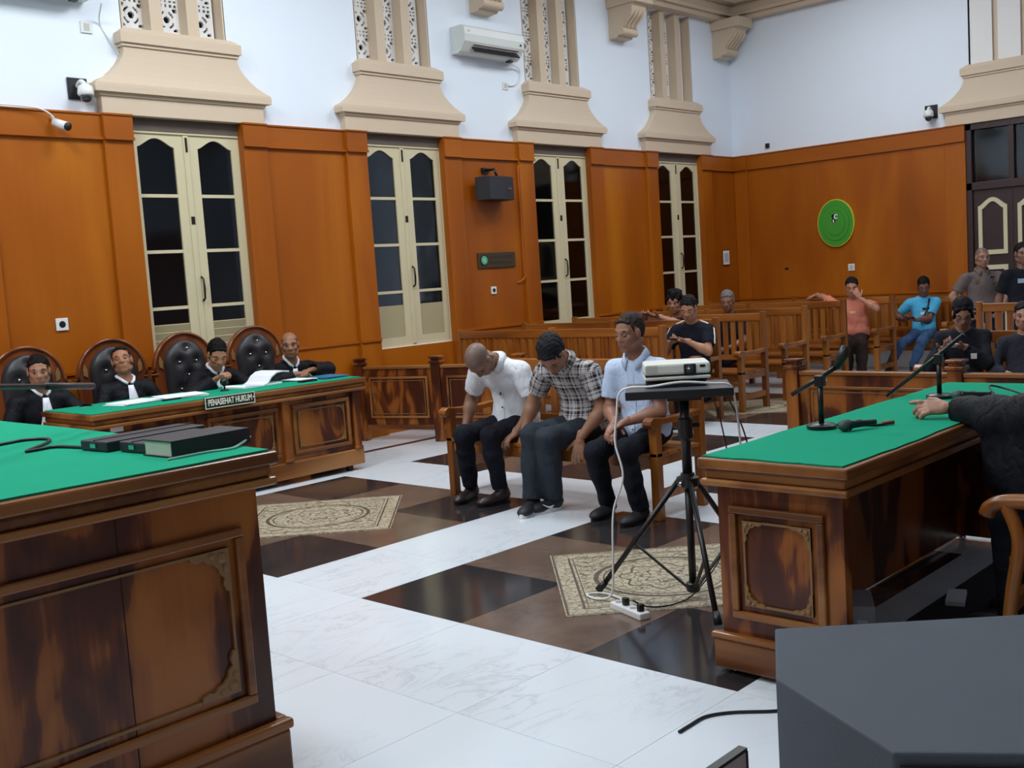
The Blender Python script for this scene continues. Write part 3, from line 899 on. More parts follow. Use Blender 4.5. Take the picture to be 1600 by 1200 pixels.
# ---- low rails dividing the gallery -----------------------------------
def rail(label, P, Q, n, h=0.86, g='low panelled gallery rails'):
    P, Q = Vector(P), Vector(Q); L = (Q-P).length
    t = thing('gallery_rail', label, 'rail', (P.x, P.y, 0), math.atan2(Q.y-P.y, Q.x-P.x), g)
    step = L/n
    for k in range(n+1):
        x = k*step
        MB().box(x-0.05, x+0.05, -0.05, 0.05, 0, h-0.07).box(x-0.062, x+0.062, -0.062, 0.062, h-0.07, h-0.045).box(x-0.045, x+0.045, -0.045, 0.045, h-0.045, h-0.02).box(x-0.06, x+0.06, -0.06, 0.06, h-0.02, h).build('post', M_desk, t, bevel=0.005)
    for k in range(n):
        a, b_ = k*step+0.05, (k+1)*step-0.05
        MB().box(a, b_, -0.035, 0.035, h-0.12, h-0.09).build('cap_rail', M_deskx, t, bevel=0.006)
        MB().box(a, b_, -0.018, 0.018, 0.14, h-0.12).build('panel', M_desk, t)
        MB().box(a, b_, -0.03, 0.03, 0.12, 0.17).build('bottom_rail', M_deskx, t, bevel=0.005)
        for s in (-1, 1):
            m = MB(); frame_bars(m, 'y', a+0.06, b_-0.06, 0.24, h-0.2, 0.022, s*0.018, s*0.03); m.build('panel_moulding', M_deskx, t, bevel=0.004)
            m = MB(); frame_bars(m, 'y', a+0.1, b_-0.1, 0.28, h-0.24, 0.007, s*0.018, s*0.024); m.build('inner_bead', M_gold, t)
    return t
rail('carved low rail between the lawyers table and the man in white', (7.06, 8.86), (7.62, 7.1), 2, 0.87)
rail('low panelled rail behind the microphone stands on the right', (7.3, 3.98), (7.3, 0.35), 3, 0.86)

# ---- lawyers' armchairs -------------------------------------------------
def armchair(x, y, rz, label):
    t = thing('armchair', label, 'chair', (x, y, 0), rz, 'black leather armchairs')
    R = 0.315
    outer = [(-0.27, 0.42), (-0.29, 0.7), (-R, 0.97)]+arc(0, 0.985, R, 180, 0, 20, 0.325)+[(R, 0.97), (0.29, 0.7), (0.27, 0.42)]
    MB().prism(outer, 'xz', 0.0, 0.04).build('back_board', M_chairwood, t, bevel=0.004)
    rim = [(px, -0.004, pz) for px, pz in arc(0, 0.985, R-0.008, 180, 0, 24, 0.318)]
    MB().tube(rim, 0.014, 8).build('arched_rim', M_chairwood, t, smooth=True)
    for s in (-1, 1):
        MB().box(s*R-0.04, s*R+0.04, -0.012, 0.045, 0.955, 0.97).box(s*R-0.03, s*R+0.03, -0.01, 0.045, 0.985, 0.997).build('ear', M_chairwood, t, bevel=0.003)
        pr = [(s*0.225, 1.0), (s*0.262, 1.02), (s*0.265, 1.07), (s*0.248, 1.12), (s*0.225, 1.07)]
        MB().prism(pr, 'xz', -0.016, 0.0).build('carved_leaf', M_gold, t, bevel=0.004)
    # padded back: domed oval with button dimples
    nb = [(0, 1.17), (-0.085, 1.05), (0.085, 1.05), (0, 0.93), (-0.085, 0.81), (0.085, 0.81), (0, 0.69)]
    m = MB(); nu, nv = 26, 34; idx = {}
    hw, z0, z1 = 0.205, 0.47, 1.245
    vs = []
    def width(z):
        top = 1.04
        if z > top: return hw*math.sqrt(max(0.0, 1-((z-top)/(z1-top))**2))
        return hw*(0.92+0.08*(z-z0)/(top-z0))
    for j in range(nv+1):
        z = z0+(z1-z0)*(math.sin((j/nv-0.5)*PI)+1)/2 if False else z0+(z1-z0)*(1-(1-j/nv)**1.6)
        for i in range(nu+1):
            u = -1+2*i/nu; x_ = u*max(width(z), 0.004)
            d = 0.07*math.sqrt(max(0, 1-abs(u)**3))*min(1, ((z1-z)/0.12+0.02)**0.5)*min(1, (z-z0)/0.05+0.2)
            for bx_, bz in nb:
                d -= 0.028*math.exp(-((x_-bx_)**2+(z-bz)**2)/(2*0.03**2))
            vs.append((x_, -0.004-max(d, 0.0), z))
    fs = [(j*(nu+1)+i, j*(nu+1)+i+1, (j+1)*(nu+1)+i+1, (j+1)*(nu+1)+i) for j in range(nv) for i in range(nu)]
    m.add(vs, fs); pad = m.build('back_pad', M_leather, t, smooth=True)
    for bx_, bz in nb:
        MB().ball((bx_, -0.056, bz), (0.013, 0.01, 0.013), 8, 6).build('button', M_chrome, pad, smooth=True)
    MB().box(-0.27, 0.27, -0.5, 0.0, 0.28, 0.34).build('seat_frame', M_chairwood, t, bevel=0.01)
    MB().box(-0.255, 0.255, -0.49, -0.02, 0.34, 0.39).build('seat_pad', M_leather, t, bevel=0.025)
    for s in (-1, 1):
        MB().tube(smooth_path([(s*0.28, 0.0, 0.66), (s*0.3, -0.2, 0.655), (s*0.3, -0.42, 0.64), (s*0.3, -0.47, 0.61)], 4), 0.026, 8).build('armrest', M_chairwood, t, smooth=True)
        MB().tube([(s*0.27, -0.42, 0.4), (s*0.3, -0.42, 0.64)], 0.022, 8).build('arm_support', M_chairwood, t, smooth=True)
        for yy in (-0.45, 0.0):
            MB().box(s*0.24-0.025, s*0.24+0.025, yy-0.025, yy+0.025, 0, 0.29).build('leg', M_chairwood, t, bevel=0.005)
    return t
armchair(3.57, 8.72, 0.0, 'carved armchair of the lawyer at the far left')
armchair(4.30, 8.74, 0.0, 'carved armchair of the lawyer leaning his head back')
armchair(4.98, 8.74, 0.05, 'carved tufted armchair behind the lawyer who reads')
armchair(5.72, 8.74, 0.0, 'carved tufted armchair left of the bald lawyer')

# prosecutor's wooden armchair (right edge)
t = thing('wooden_armchair', 'light wooden armchair at the right edge beside the prosecution desk', 'chair', (4.42, 1.18, 0), 0.0)
for s in (-1, 1):
    MB().tube(smooth_path([(s*0.29, -0.25, 0.66), (s*0.29, 0.0, 0.655), (s*0.29, 0.2, 0.645), (s*0.29, 0.27, 0.62), (s*0.29, 0.29, 0.585)], 5), [0.03]*21, 10).build('armrest', M_bench, t, smooth=True)
    MB().tube(smooth_path([(s*0.29, 0.22, 0.64), (s*0.3, 0.17, 0.5), (s*0.29, 0.2, 0.3), (s*0.27, 0.24, 0.0)], 5), 0.027, 8).build('front_leg', M_bench, t, smooth=True)
    MB().tube([(s*0.28, -0.24, 0.0), (s*0.28, -0.24, 0.5), (s*0.27, -0.32, 1.0)], 0.026, 8).build('back_post', M_bench, t, smooth=True)
MB().box(-0.27, 0.27, -0.25, 0.22, 0.38, 0.43).build('seat', M_bench, t, bevel=0.01)
MB().box(-0.27, 0.27, -0.34, -0.29, 0.88, 1.02).build('top_rail', M_bench, t, bevel=0.01)
MB().box(-0.28, 0.28, 0.19, 0.23, 0.22, 0.27).build('stretcher', M_bench, t)
MB().box(-0.25, 0.25, -0.3, -0.27, 0.55, 0.85).build('back_splat', M_bench, t, bevel=0.01)
# ================================================================== THINGS ON TABLES, WALLS AND FLOOR
def text_mesh(txt, size, mat, depth=0.002, bold=0.0):
    cu = bpy.data.curves.new('lettering', 'FONT')
    cu.body = txt; cu.size = size; cu.extrude = depth; cu.align_x = 'CENTER'; cu.align_y = 'CENTER'; cu.offset = bold
    tmp = bpy.data.objects.new('lettering', cu); COL.objects.link(tmp)
    dg = bpy.context.evaluated_depsgraph_get()
    me = bpy.data.meshes.new_from_object(tmp.evaluated_get(dg))
    bpy.data.objects.remove(tmp); bpy.data.curves.remove(cu)
    me.materials.clear(); me.materials.append(mat)
    return me

# ---- name plate on the lawyers' table
M_plate = plain('dark_green_plate', lin(18,52,36), 0.35)
M_ivory = plain('ivory_lettering', lin(228,230,214), 0.5)
np_ = thing('name_plate', 'dark green plate reading PENASEHAT HUKUM on the table edge', 'sign', (4.585, 7.408, 0.788))
MB().box(-0.225, 0.225, 0.0, 0.016, -0.045, 0.045).build('plate', M_plate, np_)
m = MB(); frame_bars(m, 'y', -0.225, 0.225, -0.045, 0.045, 0.006, -0.003, 0.0); m.build('border', M_ivory, np_)
lt = share('lettering', text_mesh('PENASEHAT HUKUM', 0.058, M_ivory, 0.001, 0.0018), np_, (0, -0.002, 0.0))
lt.rotation_euler = (PI/2, 0, 0)
w_ = max(v.co.x for v in lt.data.vertices)-min(v.co.x for v in lt.data.vertices)
lt.scale = (0.395/w_, 1.15, 1)
for s in (-1, 1): MB().ball((s*0.212, -0.002, 0), 0.005, 8, 6).build('screw', M_chrome, np_)

tag(MB().box(3.62, 3.72, 7.488, 7.4985, 0.668, 0.703).build('label_plate', M_paper), 'small white inventory label on the left of the lawyers table front', 'label')
tag(MB().box(7.42, 7.52, 7.57, 7.585, 0.672, 0.705).build('label_plate', M_paper), 'small white label on the low rail beside the man in white', 'label').rotation_euler = (0, 0, 0)
lp = bpy.data.objects['label_plate.001']
lp.data.transform(Matrix.Translation((-7.47, -7.577, 0))); lp.location = (7.447, 7.562, 0.0); lp.rotation_euler = (0, 0, math.atan2(7.1-8.86, 7.62-7.06))

# ---- papers on the lawyers' table
def sheets(x, y, z, rz, w, d, n, label, cat='papers', mat=M_paper, group=None, name='paper_stack'):
    t = thing(name, label, cat, (x, y, z), rz, group)
    rnd = random.Random(int(x*1000))
    for k in range(n):
        o = MB().box(-w/2, w/2, -d/2, d/2, 0, 0.0035).build('sheet', mat, t)
        o.location = (rnd.uniform(-0.02, 0.02), rnd.uniform(-0.02, 0.02), k*0.0037); o.rotation_euler = (0, 0, rnd.uniform(-0.09, 0.09))
    return t
sheets(4.02, 7.9, 0.824, 0.2, 0.34, 0.25, 4, 'stack of white papers at the left end of the lawyers table')
sheets(4.42, 7.86, 0.824, -0.1, 0.36, 0.26, 5, 'white papers before the lawyer leaning his head back')
M_clear = plain('clear_folder', lin(170,190,200), 0.2, coat=0.5)
sheets(5.60, 7.90, 0.824, 0.1, 0.20, 0.26, 3, 'white papers in front of the bald lawyer')
bf = sheets(5.83, 7.78, 0.824, -0.12, 0.22, 0.30, 4, 'blue document folder at the right end of the lawyers table', 'folder', M_bluefolder, None, 'document_folder')
tag(MB().box(4.17, 4.33, 7.7, 7.715, 0.824, 0.836).build('pen', M_black), 'black pen lying on the papers before the leaning lawyer', 'pen')
tag(MB().box(5.44, 5.60, 7.63, 7.70, 0.824, 0.84).build('phone', M_black), 'black phone near the table edge before the bald lawyer', 'phone')
# open bundle in front of the reading lawyer: two curled page blocks
ob = thing('open_file', 'open white document bundle in front of the reading lawyer', 'document', (5.16, 7.95, 0.8245), 0.12)
prof = [(0.0, 0.004), (0.06, 0.01), (0.13, 0.018), (0.19, 0.02), (0.22, 0.012)]
MB().strip([(-a, b) for a, b in prof], [(-a, 0.0) for a, b in prof], 'xz', -0.14, 0.14).build('left_pages', M_paper, ob)
curl = [(0.0, 0.005), (0.05, 0.03), (0.09, 0.075), (0.15, 0.105), (0.22, 0.11), (0.29, 0.10)]
curl2 = [(a, b-0.012) for a, b in curl]
MB().strip(curl, curl2, 'xz', -0.14, 0.14).build('raised_pages', M_paper, ob)
MB().box(0.0, 0.2, -0.14, 0.14, 0.0, 0.012).build('lower_pages', M_paper, ob)
# desktop microphone
mc = thing('desk_microphone', 'small black desktop microphone left of the open document', 'microphone', (4.82, 7.86, 0.824))
MB().lathe([(0.035,0),(0.038,0.008),(0.02,0.014)], 16).build('base', M_black, mc, smooth=True)
MB().tube([(0,0,0.01),(0,0,0.05)], 0.008).build('stem', M_black, mc, smooth=True)
MB().ball((0,0,0.075), 0.034, 14, 10).build('foam_head', M_black, mc, smooth=True)

# ---- left desk: books, cases, cable, boom microphone
bk = thing('book', 'thick black hardcover book with pale page edges on the judges desk', 'book', (1.69, 3.10, 1.104), 0.06)
MB().box(0, 0.3, 0.0, 0.165, 0, 0.004).build('back_cover', M_bookblack, bk)
MB().box(0, 0.3, 0.0, 0.165, 0.05, 0.054).build('front_cover', M_bookblack, bk)
MB().box(0, 0.3, -0.004, 0.0, 0, 0.054).build('spine', M_bookblack, bk)
MB().box(0.006, 0.294, 0.0, 0.158, 0.004, 0.05).build('page_block', plain('page_edges', lin(214,212,198), 0.8, noise=0.06, nscale=200), bk)
for k, (x, y, r, l, w, lab) in enumerate(((1.66, 3.47, 0.1, 0.40, 0.165, 'flat black document case farthest from the black book'), (1.70, 3.285, 0.08, 0.30, 0.155, 'smaller flat black document case beside the black book'))):
    c = thing('document_case', lab, 'case', (x, y, 1.104), r, 'flat black cases on the judges desk')
    MB().box(0, l, 0, w, 0, 0.036).build('shell', M_bookblack, c, bevel=0.005)
    MB().box(0.0, l, w*0.48, w*0.52, 0.036, 0.038).build('flap_line', M_void, c)
    MB().box(-0.004, 0.0, w*0.4, w*0.6, 0.012, 0.026).build('clasp', M_chrome, c)
tag(MB().tube(smooth_path([(1.2, 4.0, 1.109), (1.56, 4.12, 1.109), (1.67, 4.14, 1.109), (1.715, 4.06, 1.109), (1.66, 3.95, 1.109), (1.53, 3.81, 1.109), (1.56, 3.80, 1.109), (1.63, 3.80, 1.109), (1.665, 3.66, 1.109), (1.668, 3.60, 1.109)], 8), 0.006, 8).build('microphone_cable', M_black, smooth=True), 'black cable curling over the green felt to the document case', 'cable')
tag(MB().tube(smooth_path([(1.66, 3.075, 1.107), (1.80, 3.085, 1.107), (1.88, 3.06, 1.108), (1.945, 3.1, 1.112), (2.0, 3.13, 1.125)], 8), 0.004, 6).build('thin_cord', plain('pale_green_cord', lin(150,196,180), 0.6)), 'thin pale cord along the spine of the black book', 'cord')
ms = thing('boom_stand', 'black boom microphone stand with horizontal arm on the judges desk', 'microphone stand', (1.235, 3.62, 1.104))
MB().lathe([(0.085,0),(0.088,0.012),(0.07,0.02),(0.02,0.024)], 24, (0,0.0,0)).build('round_base', M_blackmetal, ms, auto=40)
MB().tube([(0,0.08,0.02),(0,0.08,0.27)], 0.011).build('pole', M_blackmetal, ms, smooth=True)
MB().tube([(-0.1,0.0,0.281),(0.5,0.46,0.203)], 0.0105, 10).build('boom_arm', M_blackmetal, ms, smooth=True)
MB().tube([(0.5,0.46,0.203),(0.788,0.68,0.166)], 0.0135, 12).build('microphone_barrel', plain('grey_microphone', lin(52,48,52), 0.5), ms, smooth=True)
MB().ball((0,0.08,0.27), 0.022).build('clamp_knob', M_blackmetal, ms, smooth=True)

# ---- right desk: microphone stands and microphones
def mic_stand(x, y, label, ang, up=0.24, boom=((-0.02,0.14,-0.035),(0.0,-0.1,0.09)), tilt_mic=True):
    t = thing('microphone_stand', label, 'microphone stand', (x, y, 0.87), ang, 'black microphone stands on the prosecution desk')
    MB().lathe([(0.062,0),(0.064,0.014),(0.055,0.02),(0.015,0.024)], 24).build('round_base', M_blackmetal, t, auto=40)
    MB().tube([(0,0,0.02),(0,0,up)], 0.0125).build('pole', M_blackmetal, t, smooth=True)
    MB().box(-0.018, 0.018, -0.02, 0.02, up-0.02, up+0.03).build('clamp', M_blackmetal, t, bevel=0.005)
    a = Vector(boom[0])+Vector((0,0,up)); b_ = Vector(boom[1])+Vector((0,0,up))
    MB().tube([a, b_], 0.01, 8).build('boom_arm', M_blackmetal, t, smooth=True)
    MB().tube([(0.02,0,up),(0.05,0,up)], 0.008).build('knob', M_chrome, t, smooth=True)
    return t, a, b_
t, a, b_ = mic_stand(4.235, 2.19, 'black microphone stand nearest the projector, its clip empty', 0.0, 0.2, ((-0.03,0.12,-0.055),(0.03,-0.06,0.06)))
MB().tube([b_, b_+Vector((0.012,-0.03,0.055)), b_+Vector((0.02,-0.04,0.09))], [0.016,0.024,0.02], 10).build('microphone_clip', M_black, t, smooth=True)
mic_stand(5.30, 2.10, 'black microphone stand with long slanting boom beside the pointing hand', 0.0, 0.19, ((0.0,0.27,-0.19),(0.0,-0.125,0.125)))
def hand_mic(x, y, z, rz, label, scale=1.0, head=M_iron):
    t = thing('handheld_microphone', label, 'microphone', (x, y, z), rz, 'loose handheld microphones')
    MB().lathe([(0.003,0.0),(0.018,0.006),(0.025,0.02),(0.025,0.032),(0.02,0.046)], 16, axis='x').build('grille', head, t, smooth=True)
    MB().lathe([(0.023,0.044),(0.024,0.052),(0.017,0.06),(0.012,0.17),(0.012,0.18)], 14, axis='x').build('handle', M_black, t, smooth=True)
    MB().box(0.09, 0.11, -0.005, 0.005, 0.013, 0.018).build('switch', M_chrome, t)
    return t
M_grille = plain('dark_green_grey_grille', lin(70,88,86), 0.55, 0.4, bump=0.4, bscale=400)
hand_mic(4.165, 2.075, 0.894, -0.5, 'handheld microphone with round grey head lying beside the stand base', head=M_grille)
hand_mic(5.22, 2.01, 0.894, -1.05, 'handheld microphone lying beside the pointing hand', head=M_grille)
tag(MB().tube(smooth_path([(4.29, 2.2, 0.874), (4.33, 2.13, 0.876), (4.345, 2.06, 0.874), (4.36, 2.0, 0.874), (4.40, 1.965, 0.878)], 8), 0.006, 8).build('microphone_cable', M_black, smooth=True), 'black cable with red plug beside the microphone on the right desk', 'cable')
MB().tube([(4.385, 1.985, 0.879), (4.43, 1.955, 0.879)], 0.009, 8).build('plug', plain('brick_red_plastic', lin(140,64,44), 0.5), bpy.data.objects['microphone_cable.001'], smooth=True)
tag(MB().tube(smooth_path([(5.31, 1.83, 0.885), (5.42, 1.9, 0.92), (5.45, 1.82, 0.9), (5.35, 1.68, 0.876), (5.3, 1.6, 0.85)], 8), 0.005, 8).build('microphone_cable', M_black, smooth=True), 'black cable arching from the microphone near the pointing hand', 'cable')
# white file boxes under the right desk
u = thing('box_file', 'grey white box file under the prosecution desk', 'file', (4.15, 2.0, 0.0), 0.5)
MB().box(-0.12, 0.12, -0.05, 0.05, 0.013, 0.17).build('sleeve', plain('grey_card', lin(176,176,180), 0.6), u, bevel=0.003)
MB().box(-0.122, 0.122, -0.02, 0.02, 0.1, 0.112).build('label_strip', M_paper, u)
u2 = tag(MB().box(-0.1, 0.1, -0.04, 0.04, 0.0, 0.02).build('paper_bundle', M_paper), 'folded white paper on the carpet under the prosecution desk', 'paper')
u2.location = (4.8, 1.85, 0.0125); u2.rotation_euler = (0, 0, 0.3)

# ---- projector stand, projector, cables and power strip
ts = thing('projector_stand', 'black tripod stand carrying the white projector', 'tripod', (4.23, 2.89, 0))
feet = [Vector((4.06-4.23, 3.33-2.89, 0.012)), Vector((3.93-4.23, 2.565-2.89, 0.012)), Vector((4.66-4.23, 2.76-2.89, 0.012))]
for f in feet:
    d_ = Vector((f.x, f.y, 0)).normalized()
    top = d_*0.045+Vector((0, 0, 0.585))
    MB().tube([top, f+Vector((0,0,0.012))], 0.0135, 10).build('leg', M_blackmetal, ts, smooth=True)
    MB().tube([top.lerp(f, 0.93)+Vector((0,0,0.012)), f+d_*0.01+Vector((0,0,0.008))], [0.017, 0.02], 10).build('rubber_foot', M_black, ts, smooth=True)
    mid = top.lerp(f, 0.56)+Vector((0,0,0.006))
    MB().bar(mid, d_*0.03+Vector((0,0,0.06)), 0.016, 0.008).build('brace', M_blackmetal, ts)
MB().tube([(0,0,0.05),(0,0,0.6)], 0.0185, 14).build('lower_tube', M_blackmetal, ts, smooth=True)
MB().lathe([(0.03,0.04),(0.034,0.05),(0.034,0.08),(0.024,0.085)], 14).build('brace_collar', M_black, ts, auto=40)
MB().lathe([(0.03,0.545),(0.055,0.56),(0.055,0.6),(0.034,0.61),(0.034,0.62)], 16).build('leg_collar', M_black, ts, auto=40)
MB().tube([(0,0,0.6),(0,0,1.0)], 0.024, 14).build('column', M_blackmetal, ts, smooth=True)
MB().lathe([(0.026,0.78),(0.036,0.79),(0.036,0.88),(0.026,0.89)], 16).build('sleeve', M_black, ts, auto=40)
MB().tube([(0.03,0.0,0.845),(0.07,-0.03,0.845)], [0.008,0.014], 10).build('lock_knob', M_black, ts, smooth=True)
for s in (-1, 1):
    MB().tube([(0.05*s, 0.0, 0.59), (0.07*s, 0, 0.57)], 0.01, 8).build('bolt', M_chrome, ts, smooth=True)
# shelf oriented towards the judges' side
fd = Vector((0.585, -0.811, 0)); bd = Vector((0.811, 0.585, 0))   # along the front edge (to the right), and to the back
M_shelf = plain('grey_shelf_laminate', lin(96,100,108), 0.3)
sh = MB().obox(tuple(Vector((0.085, 0.065, 1.018))-fd*0.02), fd*0.25, bd*0.2, (0,0,0.01)).build('shelf', M_shelf, ts, bevel=0.003)
c_ = Vector((0.085, 0.065, 1.012))-bd*0.202-fd*0.02
MB().obox(c_, fd*0.251, bd*0.006, (0,0,0.02)).build('front_lip', M_black, ts, bevel=0.004)
MB().obox(Vector((0,0,0.99)), fd*0.08, bd*0.08, (0,0,0.012)).build('mount_plate', M_black, ts)
# riser under the projector
pb = Vector((4.23+0.125, 2.89+0.125, 1.029))
rs = thing('black_case', 'flat black case between the projector and its shelf', 'case', pb, math.atan2(fd.y, fd.x))
MB().box(-0.15, 0.14, -0.12, 0.12, 0, 0.022).build('shell', M_black, rs, bevel=0.005)
pj = thing('projector', 'white projector with square black lens on the tripod stand', 'projector', pb+Vector((0,0,0.023)), math.atan2(fd.y, fd.x)+0.05)
M_pw = plain('projector_white', lin(222,224,214), 0.4)
M_pg = plain('projector_grille', lin(190,192,182), 0.5)
pw, pd, phh = 0.315, 0.24, 0.092
MB().box(-pw/2, pw/2, -pd/2, pd/2, 0.012, 0.03).build('lower_shell', M_pw, pj, bevel=0.008)
MB().box(-pw/2+0.004, pw/2-0.004, -pd/2+0.004, pd/2-0.004, 0.03, 0.036).build('shadow_groove', M_black, pj)
MB().box(-pw/2, pw/2, -pd/2, pd/2, 0.036, phh).build('upper_shell', M_pw, pj, bevel=0.012)
for k in range(7):
    MB().box(-pw/2+0.006+k*0.0085, -pw/2+0.011+k*0.0085, -pd/2-0.002, -pd/2, 0.042, 0.086).build('vent_fin', M_pg, pj)
for k in range(6):
    MB().box(pw/2, pw/2+0.002, -0.08+k*0.02, -0.07+k*0.02, 0.045, 0.08).build('side_fin', M_pg, pj)
MB().box(0.03, 0.088, -pd/2-0.006, -pd/2+0.003, 0.036, 0.086).build('lens_surround', M_black, pj, bevel=0.006)
MB().lathe([(0.021,-pd/2-0.006),(0.02,-pd/2-0.009),(0.0,-pd/2-0.013)], 18, (0.059, 0, 0.061), 'y').build('lens', plain('dark_lens_glass', lin(26,30,44), 0.05, coat=1.0), pj, smooth=True)
MB().box(0.107, 0.132, -pd/2-0.003, -pd/2+0.003, 0.068, 0.08).build('sensor_window', M_black, pj)
for sx in (-0.13, 0.13):
    for sy in (-0.09, 0.09): MB().lathe([(0.012,0),(0.012,0.013)], 10, (sx, sy, 0)).build('foot', M_black, pj)
# white cable: from behind, over the shelf front and down to the floor
wc = smooth_path([(4.42, 2.70, 0.55), (4.40, 2.70, 0.80), (4.375, 2.70, 0.96), (4.34, 2.705, 1.035), (4.27, 2.76, 1.05), (4.17, 2.86, 1.065), (4.08, 2.97, 1.052), (4.03, 3.06, 1.05), (4.0, 3.10, 1.02), (3.99, 3.11, 0.93), (3.985, 3.125, 0.79), (3.985, 3.09, 0.63), (3.985, 3.16, 0.45), (3.985, 3.18, 0.2), (3.985, 3.2, 0.04), (3.96, 3.27, 0.012), (3.99, 3.36, 0.012), (4.05, 3.3, 0.012), (4.02, 3.17, 0.012), (3.95, 3.14, 0.02), (3.93, 3.12, 0.035)], 7)
tag(MB().tube(wc, 0.0055, 8).build('white_power_cable', M_whiteplastic, smooth=True), 'white cable draped over the projector shelf down to the power strip', 'cable')
tag(MB().tube(smooth_path([(4.40, 2.85, 1.0), (4.46, 2.83, 0.8), (4.5, 2.82, 0.5), (4.45, 2.85, 0.2), (4.28, 2.9, 0.03), (4.1, 2.9, 0.012), (3.99, 2.98, 0.012), (3.93, 3.03, 0.05)], 7), 0.004, 6).build('black_power_cable', M_black, smooth=True), 'thin black cable from the projector stand to the power strip', 'cable')
tag(MB().tube(smooth_path([(4.43, 2.79, 0.99), (4.5, 2.74, 0.8), (4.53, 2.7, 0.55), (4.56, 2.66, 0.3), (4.6, 2.6, 0.012), (4.7, 2.5, 0.012)], 7), 0.004, 6).build('black_signal_cable', M_black, smooth=True), 'thin black cable hanging behind the projector stand column', 'cable')
ps = thing('power_strip', 'white power strip with black plugs on the floor', 'power strip', (3.89, 3.02, 0.0), math.atan2(2.90-3.14, 3.85-3.93))
MB().box(-0.125, 0.125, -0.03, 0.03, 0, 0.034).build('body', M_whiteplastic, ps, bevel=0.006)
for k in range(4):
    MB().lathe([(0.017,0.034),(0.017,0.0355)], 14, (-0.09+k*0.06, 0, 0)).build('socket', plain('socket_grey', lin(150,150,152), 0.5), ps)
for x_ in (-0.03, 0.09):
    MB().box(x_-0.014, x_+0.014, -0.014, 0.014, 0.034, 0.07).build('plug', M_black, ps, bevel=0.005)

# ---- loudspeaker cabinet in the right foreground
sp = thing('loudspeaker', 'large charcoal loudspeaker cabinet in the right foreground', 'loudspeaker', (0, 0, 0))
poly = [(2.79, 1.62), (2.442, 1.421), (2.20, 0.995), (2.45, 0.62), (3.25, 0.62), (3.35, 1.0)]
MB().prism(poly, 'xy', 0.0, 0.5).build('cabinet', M_speaker, sp, bevel=0.006)
A, B = Vector((2.20, 0.995, 0)), Vector((2.45, 0.62, 0))
n_ = Vector((-(B-A).y, (B-A).x, 0)).normalized()*-1
MB().obox((A+B)/2+n_*0.006+Vector((0,0,0.25)), (B-A)*0.47, n_*0.004, (0,0,0.22)).build('grille', M_black, sp)
tag(MB().tube(smooth_path([(2.93, 2.09, 0.006), (3.0, 2.09, 0.006), (3.09, 2.085, 0.006), (3.17, 2.03, 0.006), (3.25, 1.93, 0.006), (3.35, 1.8, 0.006), (3.4, 1.5, 0.006)], 8), 0.006, 8).build('speaker_cable', M_black, smooth=True), 'black cable curving out from behind the loudspeaker cabinet', 'cable')
bx = thing('brown_board', 'brown upright board cut off at the bottom edge left of the loudspeaker', 'board', (2.22, 1.385, 0.0), 0.0)
MB().box(-0.4, 0.0, 0.0, 0.018, 0.0, 0.392).build('panel', plain('brown_board_face', lin(178,160,154), 0.6, noise=0.2, nscale=14), bx)
MB().box(-0.4, 0.003, -0.003, 0.021, 0.392, 0.401).box(0.0, 0.006, -0.003, 0.021, 0.0, 0.392).build('dark_edging', M_black, bx)
MB().box(-0.3, -0.1, -0.05, 0.08, 0.0, 0.02).build('foot_bar', M_black, bx)

# ---- on the walls
M_acw = plain('air_conditioner_white', lin(214,220,216), 0.4)
def aircon(x, z, w, label):
    t = thing('air_conditioner', label, 'air conditioner', (x, WY, z), 0, 'wall air conditioners')
    pr = [(0, 0.0), (0, 0.31), (-0.17, 0.31), (-0.225, 0.28), (-0.235, 0.2), (-0.225, 0.12), (-0.14, 0.02), (-0.1, 0.0)]
    MB().prism(pr, 'yz', -w/2, w/2).build('housing', M_acw, t, bevel=0.006)
    MB().obox((0.03, -0.185, 0.066), (w/2-0.12, 0, 0), (0, 0.044, 0.052), (0, -0.004, 0.003)).build('outlet', M_black, t)
    for k in range(2):
        MB().obox((0.03, -0.172-0.035*k, 0.058+k*0.038), (w/2-0.125, 0, 0), (0, 0.01, 0.006), (0, -0.004, 0.004)).build('louver', M_chrome, t)
    MB().box(w/2-0.08, w/2-0.06, -0.242, -0.232, 0.15, 0.17).build('indicator', M_black, t)
    MB().box(-w/2+0.05, -w/2+0.08, -0.238, -0.228, 0.225, 0.24).build('badge', M_pg, t)
    MB().box(w/2-0.16, w/2-0.1, -0.12, -0.06, -0.02, 0.005).build('drain_boss', M_black, t)
    return t
aircon(9.36, 4.19, 1.0, 'white wall air conditioner between the two middle lattices')
aircon(3.95, 4.17, 1.1, 'white air conditioner cut off at the top left corner')
tag(MB().tube(smooth_path([(9.73, 8.9, 4.16), (9.96, 8.97, 4.13), (9.98, 8.985, 4.02), (9.87, 8.985, 3.93), (9.76, 8.985, 3.92)], 8), 0.008, 6).build('aircon_cable', M_whiteplastic, smooth=True), 'white cable looping from the air conditioner to its socket', 'cable')
def socket(x, y, z, label, size=0.085, rz=0.0, hole=True):
    t = thing('wall_socket', label, 'socket', (x, y, z), rz, 'white wall sockets')
    MB().box(-size/2, size/2, -0.012, 0, -size/2, size/2).build('cover', M_whiteplastic, t, bevel=0.004)
    if hole: MB().lathe([(size*0.27,-0.0125),(size*0.27,-0.014)], 14, (0,0,0), 'y').build('insert', M_black, t)
    else: MB().box(-size*0.25, size*0.25, -0.015, -0.012, -size*0.3, size*0.3).build('rocker', M_pg, t)
    return t
socket(9.72, 8.998, 3.91, 'white socket on the wall below the air conditioner', 0.09, 0, False)
socket(4.5, 8.998, 3.97, 'white socket beneath the air conditioner at the top left', 0.1, 0, False)
